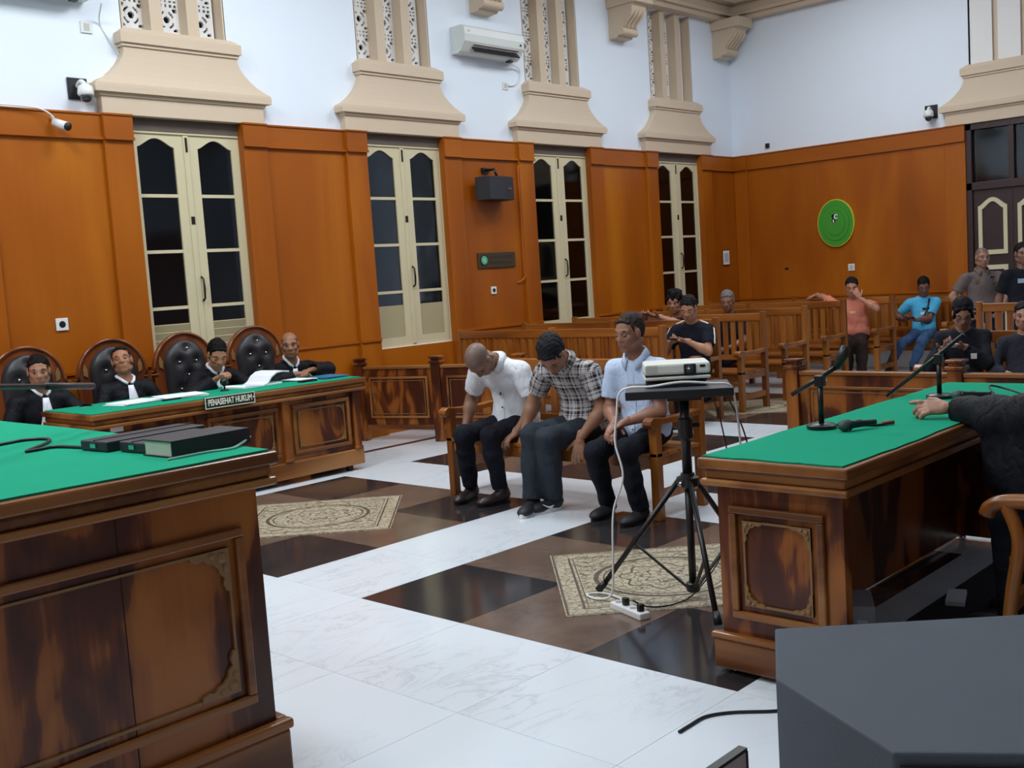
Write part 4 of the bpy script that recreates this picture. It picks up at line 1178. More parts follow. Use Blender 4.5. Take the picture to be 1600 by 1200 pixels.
socket(9.24, 8.954, 1.47, 'white wall socket under the dark plaque', 0.09)
socket(4.0, 8.954, 1.46, 'white socket with black plug on the left wood panel', 0.105)
socket(WX-0.046, 7.09, 1.435, 'white switch under the green emblem', 0.1, -PI/2, False)
tag(MB().box(WX-0.05, WX-0.046, 8.1, 8.16, 1.455, 1.485).build('outlet_hole', M_void), 'small dark outlet hole left of the switch on the back wall', 'outlet')
tag(MB().tube(smooth_path([(4.56, 8.8, 4.14), (4.62, 8.985, 4.02), (4.70, 8.985, 3.88), (4.775, 8.985, 3.75), (4.755, 8.985, 3.66), (4.65, 8.985, 3.59), (4.49, 8.985, 3.51), (4.465, 8.98, 3.44), (4.4, 8.95, 3.40)], 8), 0.007, 6).build('camera_cable', M_whiteplastic, smooth=True), 'white cable running down the wall to the dome camera at left', 'cable')
def ptz(loc, rz, label):
    t = thing('security_camera', label, 'camera', loc, rz, 'dome security cameras')
    MB().box(-0.085, 0.085, -0.015, 0, -0.09, 0.09).build('mount_plate', M_black, t)
    MB().tube(smooth_path([(0, -0.01, 0.02), (0, -0.08, 0.05), (0.01, -0.13, 0.02)], 5), 0.02, 10).build('bracket', M_whiteplastic, t, smooth=True)
    MB().lathe([(0.03,0.02),(0.06,0.0),(0.068,-0.06),(0.06,-0.075)], 18, (0.01,-0.13,0.0)).build('housing', M_whiteplastic, t, smooth=True)
    MB().ball((0.01,-0.13,-0.085), (0.05,0.05,0.048), 16, 10).build('dome', plain('smoked_dome', lin(40,42,48), 0.1, coat=1.0), t, smooth=True)
    return t
ptz((4.365, 8.998, 3.44), 0, 'white dome camera on a black plate at the left')
ptz((WX-0.002, 5.89, 3.47), -PI/2, 'white dome camera on a black plate above the back wall panelling')
bc = thing('bullet_camera', 'white bullet camera hanging on the left cornice', 'camera', (4.09, 8.91, 3.12), 0)
MB().tube([(0.0, -0.02, 0.01), (0.05, -0.13, -0.035)], 0.036, 14).build('barrel', M_whiteplastic, bc, smooth=True)
MB().tube([(0.048, -0.126, -0.033), (0.058, -0.148, -0.042)], 0.034, 14).build('lens_cap', M_black, bc, smooth=True)
MB().tube([(0.0, 0.012, 0.06), (-0.005, -0.02, 0.03)], 0.014, 8).build('arm', M_whiteplastic, bc, smooth=True)
tag(MB().tube(smooth_path([(2.9, 8.9, 3.25), (3.66, 8.9, 3.25), (3.85, 8.895, 3.247), (3.97, 8.885, 3.235), (4.04, 8.87, 3.2), (4.085, 8.88, 3.16)], 6), 0.007, 6).build('camera_cable', M_whiteplastic, smooth=True), 'white cable along the left cornice to the bullet camera', 'cable')
tag(MB().box(WX-0.03, WX, 8.36, 8.42, 3.31, 3.38).build('small_sensor', M_black, bevel=0.004), 'tiny black sensor above the back wall cornice', 'sensor')
# hanging wall speaker
ws = thing('wall_speaker', 'black wall loudspeaker hung on the wood panel', 'loudspeaker', (9.22, 8.955, 2.66), 0.12)
pr = [(-0.26, 0.0), (0.26, 0.0), (0.225, -0.2), (0.0, -0.23), (-0.225, -0.2)]
MB().prism([(a, b-0.05) for a, b in pr], 'xy', -0.14, 0.13).build('cabinet', plain('black_speaker_box', lin(40,42,48), 0.6, bump=0.3, bscale=200), ws, bevel=0.006)
MB().obox((0.12, -0.268, -0.01), (0.04, 0.0053, 0), (0, 0.004, 0), (0, 0, 0.01)).build('badge', M_chrome, ws)
MB().tube([(0, -0.02, 0.22), (-0.02, -0.16, 0.22), (0.0, -0.18, 0.14)], 0.016, 8).build('bracket', M_blackmetal, ws, smooth=True)
MB().box(-0.06, 0.06, -0.03, 0.005, 0.19, 0.25).build('wall_plate', M_blackmetal, ws)
tag(MB().tube(smooth_path([(9.76, 8.91, 2.95), (9.762, 8.91, 2.4), (9.765, 8.91, 1.75), (9.762, 8.91, 1.6), (9.66, 8.945, 1.54)], 6), 0.007, 6).build('speaker_wire', plain('orange_brown_wire', lin(190,96,36), 0.5), smooth=True), 'thin orange wire running down the panel right of the wall speaker', 'wire')
# plaque with the round green seal
pq = thing('wall_plaque', 'dark plaque with round green seal and two faint lines', 'sign', (9.32, 8.955, 1.83))
MB().box(-0.32, 0.32, -0.02, 0, -0.09, 0.09).build('plate', plain('dark_bronze_plaque', lin(66,54,34), 0.4, noise=0.1), pq, bevel=0.003)
MB().lathe([(0.062,-0.02),(0.062,-0.026)], 28, (-0.225,0,0), 'y').build('seal_rim', M_void, pq)
MB().lathe([(0.052,-0.026),(0.05,-0.03)], 28, (-0.225,0,0), 'y').build('seal', plain('seal_green', lin(92,176,136), 0.5), pq)
MB().lathe([(0.026,-0.03),(0.025,-0.032)], 20, (-0.225,0,0), 'y').build('seal_centre', plain('seal_green_pale', lin(130,200,160), 0.5), pq)
for z_, w0_ in ((0.035, 0.4), (-0.035, 0.38)):
    MB().box(-0.13, -0.13+w0_, -0.0215, -0.02, z_-0.018, z_+0.018).build('worn_line', plain('worn_bronze_line', lin(52,42,28), 0.6), pq)
# framed paper by the corner on the back wall
fp = thing('notice_frame', 'small white notice in a frame beside the room corner', 'notice', (14.42, 8.952, 1.70))
MB().box(-0.1, 0.1, -0.012, 0, -0.12, 0.12).build('frame', plain('brown_frame', lin(110,60,30), 0.4), fp)
MB().box(-0.085, 0.085, -0.015, -0.012, -0.105, 0.105).build('sheet', M_paper, fp)
MB().box(-0.06, 0.06, -0.0165, -0.015, -0.07, 0.07).build('grey_print', plain('grey_print', lin(188,190,196), 0.8), fp)
# the green court emblem
em = thing('court_emblem', 'green oval emblem with yellow rim on the back wall', 'emblem', (WX-0.046, 7.30, 2.09), -PI/2)
def oval(rx, rz, d0, d1, name, mat):
    MB().prism([(rx*math.cos(2*PI*k/40), rz*math.sin(2*PI*k/40)) for k in range(40)], 'xz', -d1, -d0).build(name, mat, em)
oval(0.285, 0.345, 0, 0.03, 'yellow_rim', plain('emblem_yellow', lin(206,200,60), 0.4))
oval(0.272, 0.332, 0.03, 0.036, 'outer_field', plain('emblem_green', lin(62,150,44), 0.45))
oval(0.215, 0.262, 0.036, 0.039, 'ring_line', plain('emblem_green_dark', lin(48,132,38), 0.45))
oval(0.207, 0.253, 0.039, 0.042, 'middle_field', plain('emblem_green', lin(62,150,44), 0.45))
oval(0.15, 0.185, 0.042, 0.045, 'inner_ring', plain('emblem_green_dark', lin(48,132,38), 0.45))
oval(0.143, 0.177, 0.045, 0.047, 'centre_field', plain('emblem_green', lin(62,150,44), 0.45))
MB().ball((-0.025, -0.05, 0.10), (0.028, 0.008, 0.03), 10, 6).build('dark_motif', M_void, em)
MB().ball((-0.02, -0.05, 0.04), (0.03, 0.008, 0.035), 10, 6).build('dark_motif', M_void, em)
m = MB(); m.tube([(0.02+0.026*math.cos(a), -0.052, 0.09+0.03*math.sin(a)) for a in [k*PI*1.6/10+0.6 for k in range(11)]], 0.009, 6); m.build('white_curl', M_paper, em)
MB().ball((-0.02, -0.055, 0.03), (0.012, 0.006, 0.025), 8, 6).build('white_motif', M_paper, em)
# ================================================================== PEOPLE
def nrm(v):
    v = np.asarray(v, float); return v/max(np.linalg.norm(v), 1e-9)
def axrot(v, ax, deg):
    ax = nrm(ax); a = math.radians(deg); v = np.asarray(v, float)
    return v*math.cos(a)+np.cross(ax, v)*math.sin(a)+ax*np.dot(ax, v)*(1-math.cos(a))
def ik(a, c, l1, l2, pole):
    """middle joint of a two-bone limb from a to c"""
    a = np.asarray(a, float); c = np.asarray(c, float); d = c-a; L = np.linalg.norm(d)
    if L > (l1+l2)*0.995:
        k = L/((l1+l2)*0.995); l1 *= k; l2 *= k
    u = d/L
    x = (l1*l1-l2*l2+L*L)/(2*L)
    h = math.sqrt(max(l1*l1-x*x, 0.0))
    p = np.asarray(pole, float); p = nrm(p-u*np.dot(p, u))
    return a+u*x+p*h

def skeleton(P):
    s = P.get('s', 1.0)
    th = math.radians(P['heading'])
    fw = np.array([math.cos(th), math.sin(th), 0]); lf = np.array([-math.sin(th), math.cos(th), 0]); up = np.array([0, 0, 1.0])
    J = {}
    pel = np.array(P['pelvis'], float)
    l1, l2 = P.get('lean', (5, 5)); side = P.get('side', 0); tw = P.get('twist', 0)
    u1 = axrot(axrot(up, lf, l1), fw, -side)
    u2 = axrot(axrot(up, lf, l2), fw, -side)
    lf2 = axrot(lf, up, tw); lf2 = nrm(lf2-u2*np.dot(lf2, u2)); fw2 = np.cross(lf2, u2)
    lf1 = nrm(lf-u1*np.dot(lf, u1)); fw1 = np.cross(lf1, u1)
    J['pel'] = pel; J['chest'] = pel+u1*0.27*s; J['neck'] = J['chest']+u2*0.24*s
    sw = P.get('shw', 0.175)*s
    J['shL'] = J['neck']-u2*0.062*s+lf2*sw+fw2*P.get('shf', 0.01)
    J['shR'] = J['neck']-u2*0.062*s-lf2*sw+fw2*P.get('shf', 0.01)
    J['u1'], J['u2'], J['lf1'], J['lf2'], J['fw1'], J['fw2'] = u1, u2, lf1, lf2, fw1, fw2
    J['hipL'] = pel+lf*0.088*s; J['hipR'] = pel-lf*0.088*s
    hp, hy, hr = P.get('head', (0, 0, 0))
    hf = axrot(fw, up, hy); hl = np.cross(up, hf)
    hf2 = axrot(hf, hl, hp); hu = np.cross(hf2, hl)
    hu = axrot(hu, hf2, hr); hl = np.cross(hu, hf2)
    nw = P.get('nw', 0.45); nu = nrm(u2*(1-nw)+hu*nw+fw2*0.1)
    J['hb'] = J['neck']+nu*0.075*s
    J['head'] = J['hb']+hu*0.105*s+hf2*0.02*s
    J['hf'], J['hl'], J['hu'] = hf2, hl, hu
    aq = P.get('arms', 1.0); ua, fa = 0.285*s*aq, 0.245*s*aq
    for k, sg in (('L', 1), ('R', -1)):
        w = P.get('hand'+k)
        if w is None: continue
        pole = w.get('pole', tuple(-fw*0.5+lf*sg*0.6-up*0.6))
        J['wr'+k] = np.array(w['pos'], float)
        J['el'+k] = ik(J['sh'+k], J['wr'+k], ua, fa, pole)
    tl, sl = 0.43*s, 0.41*s
    for k, sg in (('L', 1), ('R', -1)):
        f = P.get('foot'+k)
        if f is None: continue
        J['an'+k] = np.array([f['pos'][0], f['pos'][1], f.get('z', 0.085)], float)
        pole = f.get('pole', tuple(fw*0.9+up*0.6))
        J['kn'+k] = ik(J['hip'+k], J['an'+k], tl, sl, pole)
    J['fw'], J['lf'] = fw, lf
    return J
# ---------------------------------------------------------------- smooth distance fields turned into meshes
class Field:
    def __init__(self, h, k):
        self.h, self.k = h, k; self.pr = []; self.sub = []
    def rc(self, a, b, ra, rb=None):
        """tapered capsule"""
        rb = ra if rb is None else rb
        a, b = np.asarray(a, float), np.asarray(b, float); R = max(ra, rb)
        self.pr.append(('rc', np.minimum(a, b)-R, np.maximum(a, b)+R, a, b, ra, rb)); return self
    def cc(self, a, b, ra, rb):
        """tapered cylinder with flat ends"""
        a, b = np.asarray(a, float), np.asarray(b, float); R = max(ra, rb)
        self.pr.append(('cc', np.minimum(a, b)-R, np.maximum(a, b)+R, a, b, ra, rb)); return self
    def el(self, c, axes, rad):
        c = np.asarray(c, float); A = np.array(axes, float); r = np.asarray(rad, float)
        e = np.sqrt(((A*r[:, None])**2).sum(0))
        self.pr.append(('el', c-e, c+e, c, A, r)); return self
    def cut(self, *args):
        """remove a capsule"""
        f = Field(self.h, self.k); f.rc(*args); self.sub.append(f.pr[0]); return self
    def cutel(self, *args):
        f = Field(self.h, self.k); f.el(*args); self.sub.append(f.pr[0]); return self
    @staticmethod
    def ev(p, X, Y, Z_):
        if p[0] == 'el':
            c, A, r = p[3:]
            dx, dy, dz = X-c[0], Y-c[1], Z_-c[2]
            q0 = 0; q1 = 0
            for i in range(3):
                t = (dx*A[i][0]+dy*A[i][1]+dz*A[i][2])/r[i]
                q0 = q0+t*t; q1 = q1+(t/r[i])**2
            k0 = np.sqrt(q0); k1 = np.sqrt(q1)+1e-9
            return k0*(k0-1)/k1
        a, b, ra, rb = p[3:]
        ba = b-a; L2 = max(ba@ba, 1e-12)
        dx, dy, dz = X-a[0], Y-a[1], Z_-a[2]
        t = (dx*ba[0]+dy*ba[1]+dz*ba[2])/L2
        tc = np.clip(t, 0, 1)
        d = np.sqrt((dx-tc*ba[0])**2+(dy-tc*ba[1])**2+(dz-tc*ba[2])**2)-(ra+(rb-ra)*tc)
        if p[0] == 'cc':
            L = math.sqrt(L2)
            rd = np.sqrt(np.maximum((dx-t*ba[0])**2+(dy-t*ba[1])**2+(dz-t*ba[2])**2, 0))-(ra+(rb-ra)*tc)
            d = np.maximum(rd, np.maximum(-t*L, (t-1)*L))
        return d
    def mesh(self, clip=None, planes=()):
        """clip: (lo, hi) box; planes: (point, normal) keep the side the normal points to"""
        h, k = self.h, self.k; pad = 3*h+k
        lo = np.min([p[1] for p in self.pr], 0)-pad; hi = np.max([p[2] for p in self.pr], 0)+pad
        if clip is not None: lo = np.maximum(lo, clip[0]); hi = np.minimum(hi, clip[1])
        lo = np.floor(lo/h)*h
        n = np.maximum(((hi-lo)/h).astype(int)+2, 4)
        ax = [lo[i]+h*np.arange(n[i]) for i in range(3)]
        S = np.zeros(n, np.float32)
        def win(p, m):
            a = np.clip(((p[1]-m-lo)/h).astype(int), 0, n); b = np.clip(((p[2]+m-lo)/h).astype(int)+2, 0, n)
            if np.any(b <= a): return None
            sl = tuple(slice(a[i], b[i]) for i in range(3))
            X = ax[0][sl[0]][:, None, None]; Y = ax[1][sl[1]][None, :, None]; Z_ = ax[2][sl[2]][None, None, :]
            return sl, X, Y, Z_
        for p in self.pr:
            w = win(p, 5*k+2*h)
            if w is None: continue
            sl, X, Y, Z_ = w
            S[sl] += np.exp(np.clip(-self.ev(p, X, Y, Z_)/k, -60, 40)).astype(np.float32)
        F = -k*np.log(S+1e-26)
        F = np.minimum(F, 0.2)
        for p in self.sub:
            w = win(p, 3*h)
            if w is None: continue
            sl, X, Y, Z_ = w
            F[sl] = np.maximum(F[sl], -self.ev(p, X, Y, Z_))
        for pt, nn in planes:
            nn = nrm(nn); D = (ax[0][:, None, None]-pt[0])*nn[0]+(ax[1][None, :, None]-pt[1])*nn[1]+(ax[2][None, None, :]-pt[2])*nn[2]
            F = np.maximum(F, -D)
        if clip is not None: pass
        return nets(F, lo, h)

def nets(F, lo, h):
    ins = F < 0
    c = np.zeros(np.array(F.shape)-1, np.int8)
    for a in (0, 1):
        for b in (0, 1):
            for d in (0, 1):
                c += ins[a:F.shape[0]-1+a, b:F.shape[1]-1+b, d:F.shape[2]-1+d]
    act = np.argwhere((c > 0) & (c < 8))
    if len(act) == 0: return np.zeros((0, 3)), np.zeros((0, 4), int)
    off = np.array([(a, b, d) for a in (0, 1) for b in (0, 1) for d in (0, 1)])
    val = np.stack([F[act[:, 0]+o[0], act[:, 1]+o[1], act[:, 2]+o[2]] for o in off], 1)
    P = np.zeros((len(act), 3)); C = np.zeros(len(act))
    for i in range(8):
        for j in range(i+1, 8):
            if np.abs(off[i]-off[j]).sum() != 1: continue
            m = (val[:, i] < 0) != (val[:, j] < 0)
            t = np.where(m, val[:, i]/(val[:, i]-val[:, j]+1e-20), 0)
            P += np.where(m[:, None], off[i]+t[:, None]*(off[j]-off[i]), 0); C += m
    V = lo+h*(act+P/C[:, None])
    vid = -np.ones(c.shape, int); vid[tuple(act.T)] = np.arange(len(act))
    Q = []
    for axis in range(3):
        o1, o2 = (axis+1) % 3, (axis+2) % 3
        sa = [slice(None)]*3; sb = [slice(None)]*3
        sa[axis] = slice(0, -1); sb[axis] = slice(1, None)
        A, B = ins[tuple(sa)], ins[tuple(sb)]
        e = np.argwhere(A != B)
        e = e[(e[:, o1] >= 1) & (e[:, o2] >= 1) & (e[:, o1] < F.shape[o1]-1) & (e[:, o2] < F.shape[o2]-1)]
        if len(e) == 0: continue
        def cell(d1, d2):
            q = e.copy(); q[:, o1] += d1; q[:, o2] += d2
            return vid[q[:, 0], q[:, 1], q[:, 2]]
        f = np.stack([cell(-1, -1), cell(0, -1), cell(0, 0), cell(-1, 0)], 1)
        fl = ~A[tuple(e.T)]
        f[fl] = f[fl][:, ::-1]
        Q.append(f[(f >= 0).all(1)])
    return V, (np.concatenate(Q) if Q else np.zeros((0, 4), int))

def join(parts):
    V, Q, o = [], [], 0
    for v, q in parts:
        V.append(v); Q.append(q+o); o += len(v)
    return np.concatenate(V), np.concatenate(Q)

def normals(V, Q):
    n = np.cross(V[Q[:, 2]]-V[Q[:, 0]], V[Q[:, 3]]-V[Q[:, 1]])
    out = np.zeros_like(V)
    for i in range(4): np.add.at(out, Q[:, i], n)
    return out/(np.linalg.norm(out, axis=1, keepdims=True)+1e-12)

def wrinkle(V, Q, amp, scale, seed):
    """soft cloth folds: warped sine ridges along the normals"""
    r = np.random.RandomState(seed); N_ = normals(V, Q); d = np.zeros(len(V))
    for i in range(5):
        k = r.normal(size=3); k /= np.linalg.norm(k); k *= scale*(0.7+0.5*i)
        wv = r.normal(size=3)*scale*0.5
        d += np.sin(V@k+1.6*np.sin(V@wv+r.rand()*6)+r.rand()*6)/(1+0.5*i)
    return V+N_*(d*amp*0.5)[:, None]

def sdf_object(name, VQ, mat, parent, base, col=None, loc=None, smooth=True):
    V, Q = VQ
    me = bpy.data.meshes.new(name)
    W = (V-np.asarray(base)).astype(np.float32)
    me.vertices.add(len(W)); me.vertices.foreach_set('co', W.ravel())
    me.loops.add(len(Q)*4); me.loops.foreach_set('vertex_index', Q.astype(np.int32).ravel())
    me.polygons.add(len(Q)); me.polygons.foreach_set('loop_start', np.arange(0, len(Q)*4, 4, dtype=np.int32))
    me.polygons.foreach_set('loop_total', np.full(len(Q), 4, np.int32))
    me.update(calc_edges=True)
    me.validate()
    me.polygons.foreach_set('use_smooth', [True]*len(me.polygons))
    if col is not None:
        a = me.color_attributes.new('tone', 'FLOAT_COLOR', 'POINT')
        cc = np.ones((len(V), 4), np.float32); cc[:, :3] = col
        a.data.foreach_set('color', cc.ravel())
    if loc is not None:
        a = me.attributes.new('weave', 'FLOAT_VECTOR', 'POINT')
        a.data.foreach_set('vector', loc.astype(np.float32).ravel())
    me.materials.append(mat)
    o = bpy.data.objects.new(name, me); COL.objects.link(o)
    if parent: o.parent = parent
    return o
# ---------------------------------------------------------------- materials of people
def skin_mat():
    m, nt, b = new_mat('skin')
    at = N(nt, 'ShaderNodeAttribute', attribute_name='tone')
    tc = N(nt, 'ShaderNodeTexCoord'); n = N(nt, 'ShaderNodeTexNoise', i_Scale=35.0, i_Detail=3.0)
    nt.links.new(tc.outputs['Object'], n.inputs['Vector'])
    mx = N(nt, 'ShaderNodeMix', data_type='RGBA', blend_type='MULTIPLY'); mx.inputs[0].default_value = 1.0
    r = ramp(nt, [(0.3, (0.9, 0.88, 0.86, 1)), (0.7, (1.06, 1.05, 1.04, 1))])
    nt.links.new(n.outputs['Fac'], r.inputs[0])
    nt.links.new(at.outputs['Color'], mx.inputs[6]); nt.links.new(r.outputs[0], mx.inputs[7])
    nt.links.new(mx.outputs[2], b.inputs['Base Color'])
    b.inputs['Roughness'].default_value = 0.45; b.inputs['Specular IOR Level'].default_value = 0.4
    return m
M_skin = skin_mat()
def fabric(name, col, rough=0.85, noise=0.06):
    if name in MATS: return MATS[name]
    m, nt, b = new_mat(name)
    b.inputs['Roughness'].default_value = rough; b.inputs['Specular IOR Level'].default_value = 0.15
    tc = N(nt, 'ShaderNodeTexCoord')
    n = N(nt, 'ShaderNodeTexNoise', i_Scale=22.0, i_Detail=4.0); nt.links.new(tc.outputs['Object'], n.inputs['Vector'])
    mix = N(nt, 'ShaderNodeMix', data_type='RGBA')
    mix.inputs[6].default_value = tuple(c*(1-noise) for c in col[:3])+(1,); mix.inputs[7].default_value = tuple(min(1, c*(1+noise)) for c in col[:3])+(1,)
    nt.links.new(n.outputs['Fac'], mix.inputs[0]); nt.links.new(mix.outputs[2], b.inputs['Base Color'])
    creases(nt, tc, b)
    MATS[name] = m
    return m
def creases(nt, tc, b, strength=0.3):
    mp = N(nt, 'ShaderNodeMapping'); mp.inputs['Scale'].default_value = (1.0, 1.0, 0.55); mp.inputs['Rotation'].default_value = (0.3, 0.5, 0.2)
    nt.links.new(tc.outputs['Object'], mp.inputs['Vector'])
    n1 = N(nt, 'ShaderNodeTexNoise', i_Scale=13.0, i_Detail=2.5, i_Roughness=0.55, i_Distortion=1.6)
    nt.links.new(mp.outputs[0], n1.inputs['Vector'])
    r = ramp(nt, [(0.38, (0, 0, 0, 1)), (0.5, (0.8, 0.8, 0.8, 1)), (0.62, (1, 1, 1, 1))])
    nt.links.new(n1.outputs['Fac'], r.inputs[0])
    bp = N(nt, 'ShaderNodeBump', i_Strength=strength, i_Distance=0.018)
    nt.links.new(r.outputs[0], bp.inputs['Height']); nt.links.new(bp.outputs['Normal'], b.inputs['Normal'])
def hair_mat(name, col):
    return plain(name, col, 0.6, spec=0.12, noise=0.4, nscale=110, bump=0.8, bscale=170)
M_robe = fabric('black_robe_cloth', lin(20,21,27), 0.6)
M_jabot = fabric('white_jabot', lin(226,230,240))
M_eye = plain('eye_white', lin(150,140,130), 0.5)
M_iris = plain('eye_dark', lin(24,16,12), 0.15)

def plaid_mat():
    m, nt, b = new_mat('plaid_cotton')
    at = N(nt, 'ShaderNodeAttribute', attribute_name='weave')
    sep = N(nt, 'ShaderNodeSeparateXYZ'); nt.links.new(at.outputs['Vector'], sep.inputs[0])
    def M_(op, a, bb=None):
        n = N(nt, 'ShaderNodeMath', operation=op)
        for i, v in enumerate((a, bb)):
            if v is None: continue
            if isinstance(v, (int, float)): n.inputs[i].default_value = v
            else: nt.links.new(v, n.inputs[i])
        return n.outputs[0]
    def bands(v, per):
        t = M_('FRACT', M_('DIVIDE', M_('ADD', v, 10.0), per))
        def bd(c, w): return M_('LESS_THAN', M_('ABSOLUTE', M_('SUBTRACT', t, c)), w)
        dark = M_('MAXIMUM', M_('MULTIPLY', bd(0.28, 0.11), 0.62), M_('MAXIMUM', M_('MULTIPLY', bd(0.62, 0.035), 0.75), M_('MULTIPLY', bd(0.05, 0.03), 0.55)))
        light = M_('MAXIMUM', bd(0.47, 0.03), bd(0.82, 0.04))
        return dark, light
    d1, l1 = bands(sep.outputs[0], 0.085); d2, l2 = bands(sep.outputs[1], 0.085)
    dark = M_('SUBTRACT', M_('ADD', M_('MULTIPLY', d1, 0.62), M_('MULTIPLY', d2, 0.62)), M_('MULTIPLY', M_('ADD', l1, l2), 0.3))
    r = ramp(nt, [(0.0, lin(188,186,186)), (0.3, lin(128,122,122)), (0.75, lin(34,32,36))])
    nt.links.new(dark, r.inputs[0]); nt.links.new(r.outputs[0], b.inputs['Base Color'])
    b.inputs['Roughness'].default_value = 0.85; b.inputs['Specular IOR Level'].default_value = 0.2
    creases(nt, N(nt, 'ShaderNodeTexCoord'), b)
    return m
M_plaid = plaid_mat()

# ---------------------------------------------------------------- one person
def hand_prims(f, w, d, n, right, curl, size, spread=1.0, point=False):
    d = nrm(d); n = np.asarray(n, float); n = nrm(n-d*np.dot(n, d))
    s = np.cross(d, n) if right else np.cross(n, d)
    z = size
    f.rc(w-d*0.03*z, w+d*0.02*z, 0.025*z, 0.024*z)
    f.el(w+d*0.052*z, (d, s, n), (0.05*z, 0.038*z, 0.016*z))
    f.rc(w+d*0.02*z+s*0.012*z, w+d*0.085*z+s*0.026*z, 0.0145*z, 0.0115*z)
    f.rc(w+d*0.02*z-s*0.012*z, w+d*0.082*z-s*0.026*z, 0.0135*z, 0.011*z)
    for i, (off, L, cu) in enumerate(((0.029, 0.074, 0.8), (0.0095, 0.082, 1.0), (-0.0105, 0.076, 1.06), (-0.029, 0.06, 1.1))):
        p = w+d*(0.09-0.004*abs(i-1))*z+s*off*z
        dd = nrm(d+s*off*2.2*spread); c = curl*cu
        if point and i == 0: c = 8
        for seg, (fr, mul, r0, r1) in enumerate(((0.45, 0.7, 0.0092, 0.0086), (0.31, 1.0, 0.0086, 0.0079), (0.24, 0.8, 0.0079, 0.0068))):
            ax = np.cross(dd, n)
            if np.linalg.norm(ax) < 1e-6: ax = s
            dd = axrot(dd, np.cross(d, n), c*mul)
            q = p+dd*L*fr*z
            f.rc(p, q, r0*z, r1*z); p = q
    tb = w+d*0.028*z+s*0.028*z+n*0.006*z
    td = nrm(d*0.62+s*0.72+n*0.28)
    q = tb+td*0.042*z; f.rc(tb, q, 0.0145*z, 0.0115*z)
    td2 = nrm(td+d*0.45+n*0.2*(curl/40.0)); f.rc(q, q+td2*0.034*z, 0.0108*z, 0.0085*z)

